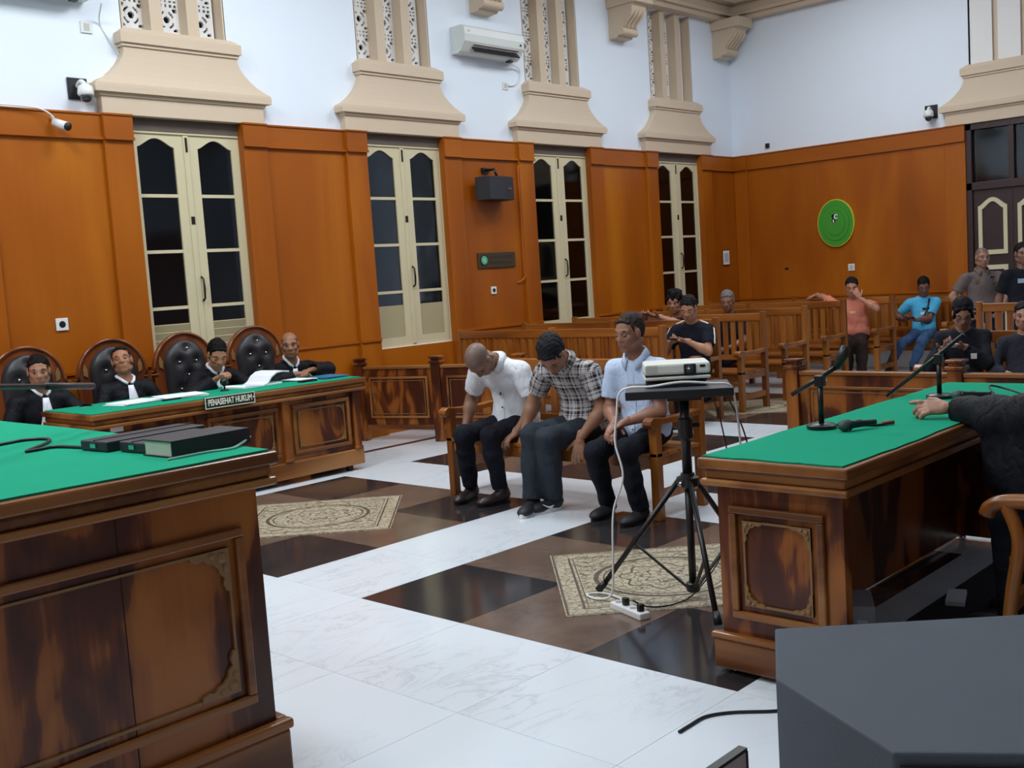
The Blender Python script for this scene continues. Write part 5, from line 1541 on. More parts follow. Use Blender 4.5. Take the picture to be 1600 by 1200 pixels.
def person(P, name='person'):
    J = skeleton(P); s = P.get('s', 1.0)
    hv = P.get('voxel', 0.0048); cv = P.get('cvoxel', 0.0105)
    base = np.array([J['pel'][0], J['pel'][1], 0.0])
    root = thing(name, P['label'], 'person', tuple(base), 0, P.get('group'))
    fat = P.get('fat', 1.0)
    seed = P.get('seed', 1)
    u1, u2, l1, l2, f1, f2 = J['u1'], J['u2'], J['lf1'], J['lf2'], J['fw1'], J['fw2']
    hc, hf, hl, hu = J['head'], J['hf'], J['hl'], J['hu']
    H = lambda a, b, c: hc+(hf*a+hl*b+hu*c)*s*P.get('hs', 1.0)
    z = s*P.get('hs', 1.0)
    # ---- skin
    fh = Field(hv, 0.0065)
    fh.el(H(-0.014, 0, 0.032), (hf, hl, hu), (0.096*z, 0.076*z, 0.086*z))
    fh.el(H(0.022, 0, -0.03), (hf, hl, hu), (0.066*z, 0.061*z, 0.088*z))
    fh.el(H(0.03, 0, -0.075), (hf, hl, hu), (0.05*z, 0.048*z, 0.04*z))
    fh.rc(H(0.062, -0.01, -0.1), H(0.062, 0.01, -0.1), 0.019*z)
    fh.rc(H(0.084, 0, 0.012), H(0.1, 0, -0.027), 0.008*z, 0.0125*z)
    for q in (-1, 1):
        fh.rc(H(0.089, q*0.012, -0.033), H(0.09, q*0.013, -0.033), 0.0085*z)
        fh.rc(H(0.078, q*0.014, 0.025), H(0.062, q*0.05, 0.026), 0.0095*z, 0.008*z)
        fh.el(H(0.054, q*0.043, -0.024), (hf, hl, hu), (0.024*z, 0.02*z, 0.02*z))
        fh.el(H(-0.004, q*0.08, -0.008), (hf, hl, hu), (0.018*z, 0.009*z, 0.031*z))
        fh.rc(H(-0.035, q*0.055, -0.06), H(0.03, q*0.045, -0.085), 0.022*z, 0.018*z)
        fh.cutel(H(0.094, q*0.031, 0.003), (hf, hl, hu), (0.017*z, 0.018*z, 0.0115*z))
    fh.rc(H(0.083, -0.018, -0.061), H(0.083, 0.018, -0.061), 0.0075*z)
    fh.rc(H(0.08, -0.015, -0.073), H(0.08, 0.015, -0.073), 0.008*z)
    fh.rc(H(-0.03, 0, -0.06), J['neck'], 0.052*z, 0.056*z)
    parts = [fh.mesh()]
    nh = len(parts[0][0])
    fb = Field(cv, 0.014)
    fb.rc(J['hb'], J['neck']-u2*0.03, 0.05*s, 0.058*s)
    fb.el(J['chest']+u2*0.07*s, (l2, f2, u2), (0.14*s, 0.085*s*fat, 0.15*s))
    fb.el(J['pel']+u1*0.1*s, (l1, f1, u1), (0.13*s*fat, 0.085*s*fat, 0.15*s))
    for k in 'LR':
        fb.rc(J['neck']-u2*0.04*s, J['sh'+k]-u2*0.01, 0.045*s, 0.038*s)
        if 'wr'+k in J:
            lg = 0.8 if P.get('sleeve', 'short') == 'long' else 1.0
            fb.rc(J['sh'+k], J['el'+k], 0.045*s*lg, 0.038*s*lg)
            m_ = J['el'+k]+(J['wr'+k]-J['el'+k])*0.3
            fb.rc(J['el'+k], m_, 0.038*s, 0.04*s); fb.rc(m_, J['wr'+k], 0.04*s, 0.0265*s)
        if 'an'+k in J:
            fb.rc(J['hip'+k], J['kn'+k], 0.072*s, 0.048*s); fb.rc(J['kn'+k], J['an'+k], 0.048*s, 0.036*s)
    parts.append(fb.mesh())
    for k in 'LR':
        w = P.get('hand'+k)
        if not w or w.get('hide'): continue
        fhd = Field(min(hv, 0.0042), 0.0035)
        hand_prims(fhd, J['wr'+k], np.array(w['dir'], float), np.array(w['nrm'], float), k == 'R', w.get('curl', 28), s*1.02, w.get('spread', 1.0), w.get('point', False))
        parts.append(fhd.mesh())
    V, Q = join(parts)
    tone = np.array(lin(*P.get('skin', (150, 104, 76)))[:3])
    col = np.tile(tone, (len(V), 1))
    rel = (V[:nh]-hc)/z; lx, ly, lz = rel@hf, rel@hl, rel@hu
    lips = np.exp(-((lz+0.067)/0.0085)**2-(ly/0.022)**2)*(lx > 0.06)
    col[:nh] *= (1-lips[:, None]*np.array([0.28, 0.45, 0.42]))
    # shaved scalp or stubble tint
    if P.get('hair', 'short') in ('short', 'flat'):
        q1 = np.sqrt(((lx+0.031)/0.101)**2+(ly/0.082)**2+((lz-0.046)/0.088)**2)-1
        t_ = np.clip(0.5-q1/0.07, 0, 1)*0.75
        hcx = np.array(lin(*P.get('haircol', (30, 26, 26)))[:3])
        col[:nh] = col[:nh]*(1-t_[:, None])+hcx*t_[:, None]
    if P.get('hair') in ('buzz', 'bald'):
        line = (-0.5*(lx-0.07)+0.86*(lz-0.068))
        if P['hair'] == 'bald': line = np.minimum(line, 0.06-lz)
        t_ = np.clip(line/0.012+0.5, 0, 1)*P.get('stub', 0.5)
        hcx = np.array(lin(*P.get('haircol', (70, 64, 62)))[:3])
        col[:nh] = col[:nh]*(1-t_[:, None])+hcx*t_[:, None]
    sdf_object('body', (V, Q), M_skin, root, base, col=col)
    # ---- eyes and brows
    hm = hair_mat('hair_%d_%d_%d' % P.get('haircol', (22, 20, 22)), lin(*P.get('haircol', (22, 20, 22))))
    for q in (-1, 1):
        e = MB()
        def put(mb, name, mat, sm=True):
            mb.v = [tuple(H(*v)-base) for v in mb.v]; return mb.build(name, mat, root, smooth=sm)
        if P.get('eyes', 'open') == 'open':
            put(MB().ball((0.0745, q*0.031, 0.001), (0.012, 0.0145, 0.0065), 12, 8), 'eye', M_eye)
            put(MB().ball((0.0825, q*0.031, 0.001), (0.0058, 0.0078, 0.0066), 10, 6), 'iris', M_iris)
            put(MB().tube([(0.076, q*0.016, 0.0035), (0.0845, q*0.03, 0.0085), (0.076, q*0.047, 0.004)], 0.0022, 6), 'eyelid_line', M_iris)
        else:
            put(MB().ball((0.0745, q*0.031, 0.001), (0.0115, 0.0145, 0.008), 12, 8), 'eyelid', plain('eyelid_%d_%d_%d' % P.get('skin', (150,104,76)), lin(*[int(c*0.86) for c in P.get('skin', (150,104,76))]), 0.5))
            put(MB().tube([(0.078, q*0.017, -0.004), (0.0855, q*0.031, -0.006), (0.078, q*0.046, -0.004)], 0.0022, 6), 'lash_line', M_iris)
        bt = MB().tube([(0.0855, q*0.013, 0.0235), (0.083, q*0.033, 0.0285), (0.067, q*0.053, 0.0255)], [0.0035, 0.0042, 0.0025], 6)
        put(bt, 'eyebrow', hm)
    # ---- hair
    hs = P.get('hair', 'short')
    if hs in ('short', 'curly', 'long', 'flat'):
        t_ = {'short': 0.010, 'curly': 0.03, 'long': 0.014, 'flat': 0.006}[hs]
        fr = Field(0.0055, 0.006)
        # crown that dives under the skin at the hairline, sides and nape
        fr.el(H(-0.031, 0, 0.044+t_*0.5), (hf, hl, hu), ((0.092+t_*0.75)*z, (0.0765+t_*0.55)*z, (0.08+t_*0.7)*z))
        fr.el(H(-0.046, 0, 0.004), (hf, hl, hu), ((0.071+t_*0.6)*z, (0.0755+t_*0.35)*z, 0.07*z))
        for q in (-1, 1):
            fr.rc(H(0.028, q*0.064, 0.045), H(0.02, q*0.0695, 0.012), 0.0085*z, 0.0045*z)
            fr.rc(H(0.05, q*0.05, P.get('hairline', 0.058)+0.016), H(0.059, 0, P.get('hairline', 0.058)+0.026), 0.0085*z, 0.0095*z)
        if hs == 'long':
            fr.el(H(-0.05, 0, -0.06), (hf, hl, hu), (0.05*z, 0.075*z, 0.09*z))
            for q in (-1, 1): fr.rc(H(0.045, q*0.05, 0.06), H(0.04, q*0.078, -0.02), 0.018*z, 0.012*z)
        if hs == 'curly':
            for an in range(0, 360, 40):
                a_ = math.radians(an); fr.rc(H(-0.03+0.075*math.cos(a_), 0.075*math.sin(a_), 0.055), H(-0.03+0.05*math.cos(a_), 0.05*math.sin(a_), 0.11), 0.026*z)
        hv_, hq_ = fr.mesh(planes=[(H(0.078 if hs != 'curly' else 0.1, 0, 0.0), -hf)]+([(H(0, 0, -0.062), hu)] if hs != 'long' else []))
        if len(hv_):
            hv_ = wrinkle(hv_, hq_, {'short': 0.0045, 'curly': 0.013, 'long': 0.005, 'flat': 0.003}[hs], {'short': 120, 'curly': 110, 'long': 70, 'flat': 110}[hs], seed)
            sdf_object('hair', (hv_, hq_), hm, root, base)
    # ---- upper garment
    top = P.get('top', 'shirt')
    loose = {'shirt': 1.0, 'tee': 0.97, 'robe': 1.1, 'uniform': 1.0}[top]
    fc = Field(cv*0.95, 0.017)
    fc.el(J['chest']+u2*0.06*s, (l2, f2, u2), (0.172*s*loose, 0.112*s*loose*fat, 0.175*s))
    fc.el(J['chest']-u1*0.06*s, (l1, f1, u1), (0.155*s*loose*fat, 0.112*s*loose*fat, 0.16*s))
    fc.el(J['pel']+u1*0.08*s+f1*0.01, (l1, f1, u1), (0.168*s*loose*fat, 0.125*s*loose*fat, 0.15*s))
    if P.get('untucked'): fc.el(J['pel']+u1*0.02*s+f1*0.03, (l1, f1, u1), (0.185*s, 0.145*s, 0.12*s))
    for k in 'LR':
        fc.rc(J['neck']-u2*0.035*s, J['sh'+k]-u2*0.01, 0.06*s, 0.052*s*loose)
        if 'wr'+k not in J: continue
        a, e_, w_ = J['sh'+k], J['el'+k], J['wr'+k]
        if P.get('sleeve', 'short') == 'short':
            q = a+(e_-a)*0.72
            fc.rc(a, a+(e_-a)*0.4, 0.054*s*loose, 0.055*s)
            fc.cc(a+(e_-a)*0.1, q, 0.055*s, 0.066*s)
            fc.cut(a+(e_-a)*0.6, e_+(e_-a)*0.1, 0.051*s, 0.06*s)
        else:
            wd = P.get('cuff', 0.066 if top == 'robe' else 0.042)*s; sl_ = 1.0 if top == 'robe' else 0.86
            fc.rc(a, e_, 0.056*s*loose*sl_, 0.056*s*loose*sl_)
            q = e_+(w_-e_)*P.get('cuffat', 0.93)
            fc.rc(e_, e_+(w_-e_)*0.5, 0.055*s*loose*sl_, 0.05*s*sl_); fc.cc(e_, q, 0.054*s*loose*sl_, wd)
            fc.cut(e_+(w_-e_)*(P.get('cuffat', 0.93)-0.1), w_+(w_-e_)*0.2, wd*0.8, wd*0.85)
    if P.get('drape'):
        fc.rc(J['elL'], J['elL']+np.array([0.0, -0.04, -0.24]), 0.075*s, 0.1*s); fc.rc((J['elL']+J['shL'])/2, (J['elL']+J['shL'])/2+np.array([0, 0, -0.28]), 0.09*s, 0.11*s)
    hemp = J['pel']+u1*P.get('hem', -0.03)*s
    planes = [(hemp, u1+f1*P.get('hemtilt', 0.0))] if top != 'robe' else []
    fc.cut(J['neck']+u2*0.005*s, J['head'], 0.056*s, 0.075*s)
    cvv, cq = fc.mesh(planes=planes)
    rel = cvv-J['pel']
    loc = np.stack([rel@l1, rel@u1, rel@f1], 1)
    cvv = wrinkle(cvv, cq, P.get('fold', 0.006)*s, 25, seed+3)
    # sleeves carry the weave along the arm
    for k in 'LR':
        if 'el'+k not in J: continue
        a, e_ = J['sh'+k], J['el'+k]; d = nrm(e_-a); L = np.linalg.norm(e_-a)
        t_ = (cvv-a)@d; rr = np.linalg.norm((cvv-a)-t_[:, None]*d, axis=1)
        m_ = (t_ > 0.02) & (rr < 0.09) & (t_ < L*1.1)
        sv = nrm(np.cross(d, f2)); fv = np.cross(d, sv)
        ang = np.arctan2((cvv-a)@sv, (cvv-a)@fv)
        loc[m_, 0] = ang[m_]*0.06; loc[m_, 1] = t_[m_]
    gname = {'shirt': 'shirt', 'tee': 'tshirt', 'robe': 'robe', 'uniform': 'uniform_shirt'}[top]
    shirt = sdf_object(gname, (cvv, cq), P['topmat'], root, base, loc=loc)
    def on_chest(y_, x_=0.0):
        """point on the garment front at height y_ above the pelvis along the spine"""
        o = (J['pel']+u1*y_ if y_ < 0.27*s else J['chest']+u2*(y_-0.27*s))+l2*x_
        fwd = f1 if y_ < 0.27*s else f2
        rel_ = cvv-o; t_ = rel_@fwd; rr = np.linalg.norm(rel_-t_[:, None]*fwd, axis=1)
        m_ = rr < 0.02
        return o+fwd*(t_[m_].max() if m_.any() else 0.12), fwd
    if P.get('buttons'):
        for y_ in np.arange(0.06, 0.42, 0.09)*s:
            p, fwd = on_chest(y_)
            p = p-base; MB().ball(tuple(p), 0.0065, 8, 6).build('button', P['buttons'], shirt, smooth=True)
        pts = [on_chest(y_)[0]+on_chest(y_)[1]*0.001-base for y_ in np.linspace(0.0, 0.43, 9)*s]
        MB().tube([tuple(q+l2*0.017) for q in pts], 0.0018, 5).build('placket_seam', P['topmat'], shirt, smooth=True)
    if P.get('jabot'):
        pts = []
        vs = []; fs = []
        ys = np.linspace(0.495, 0.1, 9)*s
        for i, y_ in enumerate(ys):
            p, fwd = on_chest(y_); wdt = (0.024+0.06*i/8)*s
            for t_ in (-1, -0.35, 0.35, 1):
                vs.append(tuple(p+l2*wdt*t_+fwd*(0.012+0.008*(abs(t_) < 0.9)-0.006*(i < 2))-base))
        for i in range(8):
            for j in range(3): fs.append((i*4+j, i*4+j+1, i*4+j+5, i*4+j+4))
        o = MB(); o.add(vs, fs); jb = o.build('jabot', M_jabot, root, smooth=True)
        sd = jb.modifiers.new('thick', 'SOLIDIFY'); sd.thickness = 0.006
        na = nrm(J['hb']-J['neck']); cb = J['neck']+na*0.028
        ring = [tuple(cb+(f2*math.cos(math.radians(14+332*i/12))*0.075+l2*math.sin(math.radians(14+332*i/12))*0.07)*s+na*(0.018-0.055*max(0, math.cos(math.radians(14+332*i/12)))**2)*s-base) for i in range(13)]
        MB().tube(ring, 0.013*s, 8).build('white_collar', M_jabot, root, smooth=True)
    if top in ('shirt', 'uniform'):
        na = nrm(J['hb']-J['neck']); cb = J['neck']+na*0.012
        vs = []; n_ = 17
        for i in range(n_):
            an = math.radians(22+316*i/(n_-1)); c_, s_ = math.cos(an), math.sin(an); fr_ = max(0.0, c_)
            rd = lambda r_, h_: tuple(cb+(f2*c_*r_*1.06+l2*s_*r_*1.02)*s+na*h_*s-base)
            vs += [rd(0.064, 0.012-0.03*fr_), rd(0.068, 0.046-0.05*fr_), rd(0.076, 0.046-0.052*fr_), rd(0.093+0.012*fr_, 0.0-0.075*fr_**2)]
        fs = [(i*4+j, i*4+j+1, i*4+j+5, i*4+j+4) for i in range(n_-1) for j in range(3)]
        o = MB(); o.add(vs, fs); co = o.build('collar', P['topmat'], shirt, smooth=True)
        sd = co.modifiers.new('thick', 'SOLIDIFY'); sd.thickness = 0.004
        if P['topmat'] is M_plaid:
            a = co.data.attributes.new('weave', 'FLOAT_VECTOR', 'POINT')
            a.data.foreach_set('vector', np.array([(i//4*0.02, i % 4*0.015, 0) for i in range(len(vs))], np.float32).ravel())
    # ---- trousers and shoes
    if 'anL' in J and not P.get('nolegs'):
        fp = Field(cv, 0.016)
        fp.el(J['pel']+u1*0.03*s, (l1, f1, u1), (0.152*s*fat, 0.112*s*fat, 0.115*s))
        lw = P.get('legw', 1.0)
        for k in 'LR':
            kn, an = J['kn'+k], J['an'+k]
            fp.rc(J['hip'+k], kn, 0.084*s*lw, 0.064*s*lw)
            q = kn+(an-kn)*P.get('hemleg', 1.0)
            fp.rc(kn, kn+(an-kn)*0.5, 0.064*s*lw, 0.056*s*lw); fp.cc(kn+(an-kn)*0.3, q, 0.056*s*lw, 0.058*s*lw)
            fp.cut(kn+(an-kn)*0.95, an+(an-kn)*0.1, 0.043*s, 0.046*s)
        pv, pq = fp.mesh()
        pv = wrinkle(pv, pq, 0.007*s, 26, seed+9)
        sdf_object('trousers', (pv, pq), P['legmat'], root, base)
        for k in 'LR':
            ft = P['foot'+k]; an = J['an'+k]; ta = math.radians(ft.get('toe', P['heading'])); pt = math.radians(ft.get('pitch', 0))
            td = np.array([math.cos(ta)*math.cos(pt), math.sin(ta)*math.cos(pt), -math.sin(pt)]); tl_ = np.array([-math.sin(ta), math.cos(ta), 0]); tu = np.cross(td, tl_)
            A = lambda a, b, c: an+(td*a+tl_*b+tu*c)*s
            gz = -(an[2])/s if abs(pt) < 0.01 else -0.085
            fs_ = Field(0.006, 0.009)
            fs_.el(A(0.0, 0, gz+0.05), (td, tl_, tu), (0.065*s, 0.04*s, 0.05*s))
            fs_.el(A(0.08, 0, gz+0.036), (td, tl_, tu), (0.1*s, 0.044*s, 0.036*s))
            fs_.el(A(0.135, 0, gz+0.03), (td, tl_, tu), (0.062*s, 0.046*s, 0.028*s))
            fs_.cc(A(-0.02, 0, gz+0.05), A(-0.012, 0, gz+0.1), 0.045*s, 0.042*s)
            so, sq = fs_.mesh(planes=[(A(0, 0, gz+0.012), tu)])
            shoe = sdf_object('shoe', (so, sq), P['shoemat'], root, base)
            out = []
            for i in range(24):
                an_ = 2*PI*i/24; cx = math.cos(an_); sx = math.sin(an_)
                a_ = 0.065+cx*0.135; b_ = sx*(0.044-0.008*(cx < 0)*abs(cx))
                out.append((a_, b_))
            m_ = MB(); n_ = 24
            lo_ = [tuple(A(a_, b_, gz+0.001)-base) for a_, b_ in out]; hi_ = [tuple(A(a_, b_, gz+P.get('soleh', 0.016))-base) for a_, b_ in out]
            m_.add(lo_+hi_, [tuple(range(n_))[::-1], tuple(range(n_, 2*n_))]+[(i, (i+1) % n_, n_+(i+1) % n_, n_+i) for i in range(n_)])
            m_.build('sole', P.get('solemat', M_black), shoe)
            if P.get('swoosh'):
                side = 1 if k == 'L' else -1
                for sd_ in (side,):
                    sw = [A(0.035, sd_*0.049, gz+0.045), A(0.06, sd_*0.05, gz+0.035), A(0.085, sd_*0.05, gz+0.042), A(0.12, sd_*0.047, gz+0.062)]
                    MB().tube([tuple(q-base) for q in sw], [0.003, 0.008, 0.005, 0.0015], 6).build('side_mark', M_whiteplastic, shoe, smooth=True)
    return J, root, on_chest, shirt, base
POSES = {}
# heading 180 = facing the judges, 270 = facing away from the window wall
POSES['m1'] = dict(label='man in a white short-sleeved shirt bowing his head on the bench', s=1.06, heading=186, pelvis=(5.76, 5.42, 0.54), lean=(10, 44), head=(74, 2, 0), nw=0.75, arms=0.93,
    handL=dict(pos=(5.52, 5.215, 0.50), dir=(-0.85, 0.12, -0.3), nrm=(-0.2, 0, -1), pole=(0.5, -0.5, 0), curl=30),
    handR=dict(pos=(5.50, 5.72, 0.50), dir=(-0.35, 0, -0.9), nrm=(0.6, 0, -0.5), pole=(0.5, 0.5, 0), curl=30),
    footL=dict(pos=(5.42, 5.31), toe=168), footR=dict(pos=(5.40, 5.60), toe=192),
    hair='buzz', haircol=(92, 88, 88), stub=0.6, skin=(140, 104, 84), eyes='closed', buttons=1, hem=-0.005, untucked=1, hemleg=0.95, legw=0.95, voxel=0.0042)
POSES['m2'] = dict(label='man in a grey plaid shirt bowing his head, middle of the bench', s=1.06, heading=182, pelvis=(5.76, 4.76, 0.54), lean=(10, 42), head=(64, 16, 0), nw=0.7, arms=0.94,
    handL=dict(pos=(5.49, 4.60, 0.50), dir=(-0.3, 0, -0.95), nrm=(0.6, 0.4, -0.2), pole=(0.5, -0.6, 0), curl=20),
    handR=dict(pos=(5.52, 5.14, 0.50), dir=(-0.3, 0.1, -0.95), nrm=(0.6, 0, -0.4), pole=(0.5, 0.6, 0), curl=30),
    footL=dict(pos=(5.42, 4.81), toe=166, z=0.1, pitch=0), footR=dict(pos=(5.30, 4.90), toe=200, z=0.1, pitch=0),
    hair='short', haircol=(34, 34, 38), skin=(158, 116, 92), eyes='closed', hem=-0.01, untucked=1, fold=0.008, legw=1.08, voxel=0.0042)
POSES['m3'] = dict(label='man in a pale blue shirt sitting upright at the right of the bench', s=1.0, heading=184, pelvis=(5.72, 4.21, 0.53), lean=(4, 16), head=(10, -10, 0), fat=1.08,
    handL=dict(pos=(5.42, 4.17, 0.635), dir=(-0.6, 0.6, -0.4), nrm=(0.1, 0, -1), curl=25),
    handR=dict(pos=(5.42, 4.25, 0.63), dir=(-0.75, -0.3, -0.5), nrm=(0.1, 0, -1), curl=25),
    footL=dict(pos=(5.41, 4.07), toe=178), footR=dict(pos=(5.46, 4.37), toe=185),
    hair='flat', haircol=(50, 42, 40), hairline=0.062, skin=(150, 108, 88), eyes='closed', buttons=1, hem=-0.02, untucked=1, voxel=0.0042)
# lawyers
LP = dict(heading=270, s=0.98, shw=0.185)
POSES['L1'] = dict(LP, label='lawyer in black robe at the far left of the table', pelvis=(3.54, 8.50, 0.455), lean=(4, 12), head=(6, -24, 0), shw=0.19,
    handL=dict(pos=(3.74, 8.12, 0.80), dir=(-0.5, -0.6, 0), nrm=(0, 0, -1)), handR=dict(pos=(3.36, 8.2, 0.66), dir=(0.3, -0.8, 0), nrm=(0, 0, -1)),
    footL=dict(pos=(3.62, 8.02), toe=270), footR=dict(pos=(3.44, 8.02), toe=270), skin=(158, 112, 88), haircol=(18, 16, 18), voxel=0.0052)
POSES['L2'] = dict(LP, label='lawyer in black robe leaning his head back, eyes half closed', pelvis=(4.26, 8.46, 0.455), lean=(-4, 6), head=(-16, -30, 8),
    handL=dict(pos=(4.48, 8.16, 0.68), dir=(-0.5, -0.6, 0), nrm=(0, 0, -1)), handR=dict(pos=(4.06, 8.16, 0.68), dir=(0.5, -0.6, 0), nrm=(0, 0, -1)),
    footL=dict(pos=(4.35, 8.02), toe=270), footR=dict(pos=(4.16, 8.02), toe=270), skin=(160, 110, 84), haircol=(26, 22, 22), hair='flat', hairline=0.07, eyes='closed', voxel=0.0052)
POSES['L3'] = dict(LP, label='lawyer in black robe reading the open document', pelvis=(5.05, 8.50, 0.485), lean=(8, 22), head=(30, -18, -4),
    handL=dict(pos=(5.30, 8.08, 0.86), dir=(-0.3, -0.8, -0.1), nrm=(0, 0, -1)), handR=dict(pos=(4.90, 8.13, 0.90), dir=(0.35, -0.5, 0.4), nrm=(0.3, -0.3, -0.9), curl=48, pole=(-0.8, 0.3, -0.5)),
    footL=dict(pos=(5.16, 8.02), toe=270), footR=dict(pos=(4.98, 8.02), toe=270), skin=(172, 124, 98), haircol=(16, 15, 17), eyes='closed', voxel=0.0052)
POSES['L4'] = dict(LP, label='bald lawyer in black robe resting his arms on the table', pelvis=(5.86, 8.52, 0.475), lean=(8, 26), head=(4, -36, 2), shw=0.21,
    handL=dict(pos=(5.86, 8.06, 0.885), dir=(-0.9, -0.25, -0.05), nrm=(0, 0, -1), pole=(1, 0.3, -0.1), curl=30), handR=dict(pos=(5.70, 8.08, 0.865), dir=(0.85, -0.35, 0), nrm=(0, 0, -1), pole=(-1, 0.2, -0.5), curl=30),
    footL=dict(pos=(6.0, 8.02), toe=270), footR=dict(pos=(5.8, 8.02), toe=270), skin=(148, 104, 80), hair='bald', haircol=(40, 36, 36), stub=0.9, voxel=0.0052)
# gallery
POSES['bm'] = dict(label='man in a black T-shirt with white shoulder stripe looking at his phone', s=0.98, heading=190, pelvis=(9.27, 6.165, 0.53), lean=(2, 8), head=(26, 6, 0), top='tee',
    handL=dict(pos=(8.98, 6.07, 0.865), dir=(-0.5, 0.7, 0.1), nrm=(-0.1, 0.2, 1.0), curl=35, pole=(0.4, -0.7, -0.6)), handR=dict(pos=(8.98, 6.26, 0.85), dir=(-0.5, -0.6, 0.1), nrm=(0, 0, 1.0), curl=35),
    footL=dict(pos=(8.9, 6.14), toe=190), footR=dict(pos=(8.9, 6.36), toe=190), skin=(172, 124, 98), haircol=(22, 20, 24), eyes='closed', voxel=0.0055)
POSES['cm'] = dict(label='curly-haired person leaning on the bench back holding a phone', s=0.98, heading=186, pelvis=(10.18, 6.96, 0.545), lean=(4, 10), head=(10, 12, 0), top='tee',
    handL=dict(pos=(9.76, 6.95, 1.075), dir=(-0.7, 0.35, 0.1), nrm=(0, 0.3, 0.9), curl=38, pole=(0.3, -0.8, -0.4)), handR=dict(pos=(9.76, 7.12, 1.07), dir=(-0.7, -0.3, 0.1), nrm=(0, -0.3, 0.9), curl=38, pole=(0.3, 0.8, -0.4)),
    footL=dict(pos=(9.85, 6.9), toe=190), footR=dict(pos=(9.85, 7.1), toe=190), skin=(160, 112, 88), hair='curly', haircol=(16, 14, 16), voxel=0.006)
POSES['gm'] = dict(label='grey-haired man in black seated behind the slatted bench', s=0.96, heading=196, pelvis=(11.2, 6.92, 0.52), lean=(4, 14), head=(14, 6, 0), top='tee',
    handL=dict(pos=(10.9, 6.78, 0.62), dir=(-0.8, 0.3, 0), nrm=(0, 0, -1)), handR=dict(pos=(10.9, 7.05, 0.62), dir=(-0.8, -0.3, 0), nrm=(0, 0, -1)),
    footL=dict(pos=(10.8, 6.84), toe=190), footR=dict(pos=(10.8, 7.05), toe=190), skin=(140, 98, 78), haircol=(110, 104, 104), eyes='closed', voxel=0.006)
POSES['pm'] = dict(label='heavy man in a peach T-shirt rubbing his face, arm along the bench', s=0.98, heading=206, pelvis=(13.28, 6.37, 0.53), lean=(0, 6), head=(14, 0, 0), top='tee', fat=1.34, shw=0.205,
    handL=dict(pos=(13.08, 6.17, 1.055), dir=(-0.1, 0.45, 0.85), nrm=(0.8, 0.4, 0.1), curl=40, pole=(-0.2, -0.9, -0.5)), handR=dict(pos=(13.52, 7.0, 1.10), dir=(0.1, 0.9, -0.2), nrm=(0, 0, -1), pole=(-0.3, 0.2, 0.9)),
    footL=dict(pos=(12.97, 6.12), toe=200), footR=dict(pos=(12.98, 6.32), toe=205), skin=(178, 124, 100), haircol=(22, 18, 20), eyes='closed', legw=1.12, voxel=0.006)
POSES['bl'] = dict(label='man in a sky blue T-shirt looking at his phone by the back wall', s=0.94, heading=208, pelvis=(14.28, 5.84, 0.51), lean=(-6, 2), head=(26, 0, 0), top='tee',
    handL=dict(pos=(14.02, 5.84, 0.70), dir=(-0.5, 0.6, 0.2), nrm=(0, 0.2, 1), curl=35), handR=dict(pos=(14.06, 6.02, 0.70), dir=(-0.6, -0.5, 0.2), nrm=(0, 0, 1), curl=35),
    footL=dict(pos=(13.98, 5.88), toe=205), footR=dict(pos=(13.96, 6.2), toe=195), skin=(120, 82, 66), haircol=(20, 18, 20), eyes='closed', voxel=0.006)
POSES['po'] = dict(label='police officer in a brown grey uniform shirt standing before the dark door', s=0.95, heading=222, pelvis=(13.1, 4.66, 0.83), lean=(0, 2), head=(4, 0, 0), top='uniform', fat=1.15, shw=0.19,
    handL=dict(pos=(12.98, 4.38, 0.88), dir=(-0.6, 0.3, -0.6), nrm=(0.5, 0.6, 0), pole=(0.3, -1, 0)), handR=dict(pos=(12.9, 4.78, 0.86), dir=(-0.3, -0.7, -0.5), nrm=(0.6, 0, -0.3), pole=(-0.2, 1, 0)),
    footL=dict(pos=(13.08, 4.52), toe=220, pole=(-0.7, -0.7, 0)), footR=dict(pos=(13.0, 4.72), toe=232, pole=(-0.7, -0.7, 0)), skin=(150, 112, 94), hair='buzz', haircol=(60, 52, 50), stub=0.55, hem=0.06, voxel=0.006)
POSES['sb'] = dict(label='man in a black shirt standing at the right edge beside the officer', s=0.96, heading=215, pelvis=(12.9, 4.14, 0.84), lean=(0, 2), head=(2, 0, 0), top='tee',
    handL=dict(pos=(12.8, 3.86, 0.76), dir=(-0.2, 0, -1), nrm=(0, 1, 0)), handR=dict(pos=(12.84, 4.4, 0.76), dir=(-0.2, 0, -1), nrm=(0, -1, 0)),
    footL=dict(pos=(12.88, 4.03), toe=210, pole=(-1, -0.5, 0)), footR=dict(pos=(12.86, 4.25), toe=220, pole=(-1, -0.5, 0)), skin=(130, 96, 80), haircol=(20, 18, 20), voxel=0.006)
POSES['wm'] = dict(label='seated person in black with glasses looking down at a phone', s=0.94, heading=200, pelvis=(9.0, 3.36, 0.47), lean=(2, 16), head=(30, 4, 0), sleeve='long', top='tee',
    handL=dict(pos=(8.72, 3.25, 0.82), dir=(-0.5, 0.6, 0.2), nrm=(0, 0.2, 1), curl=38, pole=(0.2, -0.6, -0.9)), handR=dict(pos=(8.72, 3.42, 0.8), dir=(-0.5, -0.5, 0.2), nrm=(0, 0, 1), curl=38, pole=(0.2, 0.6, -0.9)),
    footL=dict(pos=(8.62, 3.26), toe=195), footR=dict(pos=(8.62, 3.48), toe=195), skin=(150, 112, 96), hair='long', haircol=(20, 18, 22), eyes='closed', voxel=0.006)
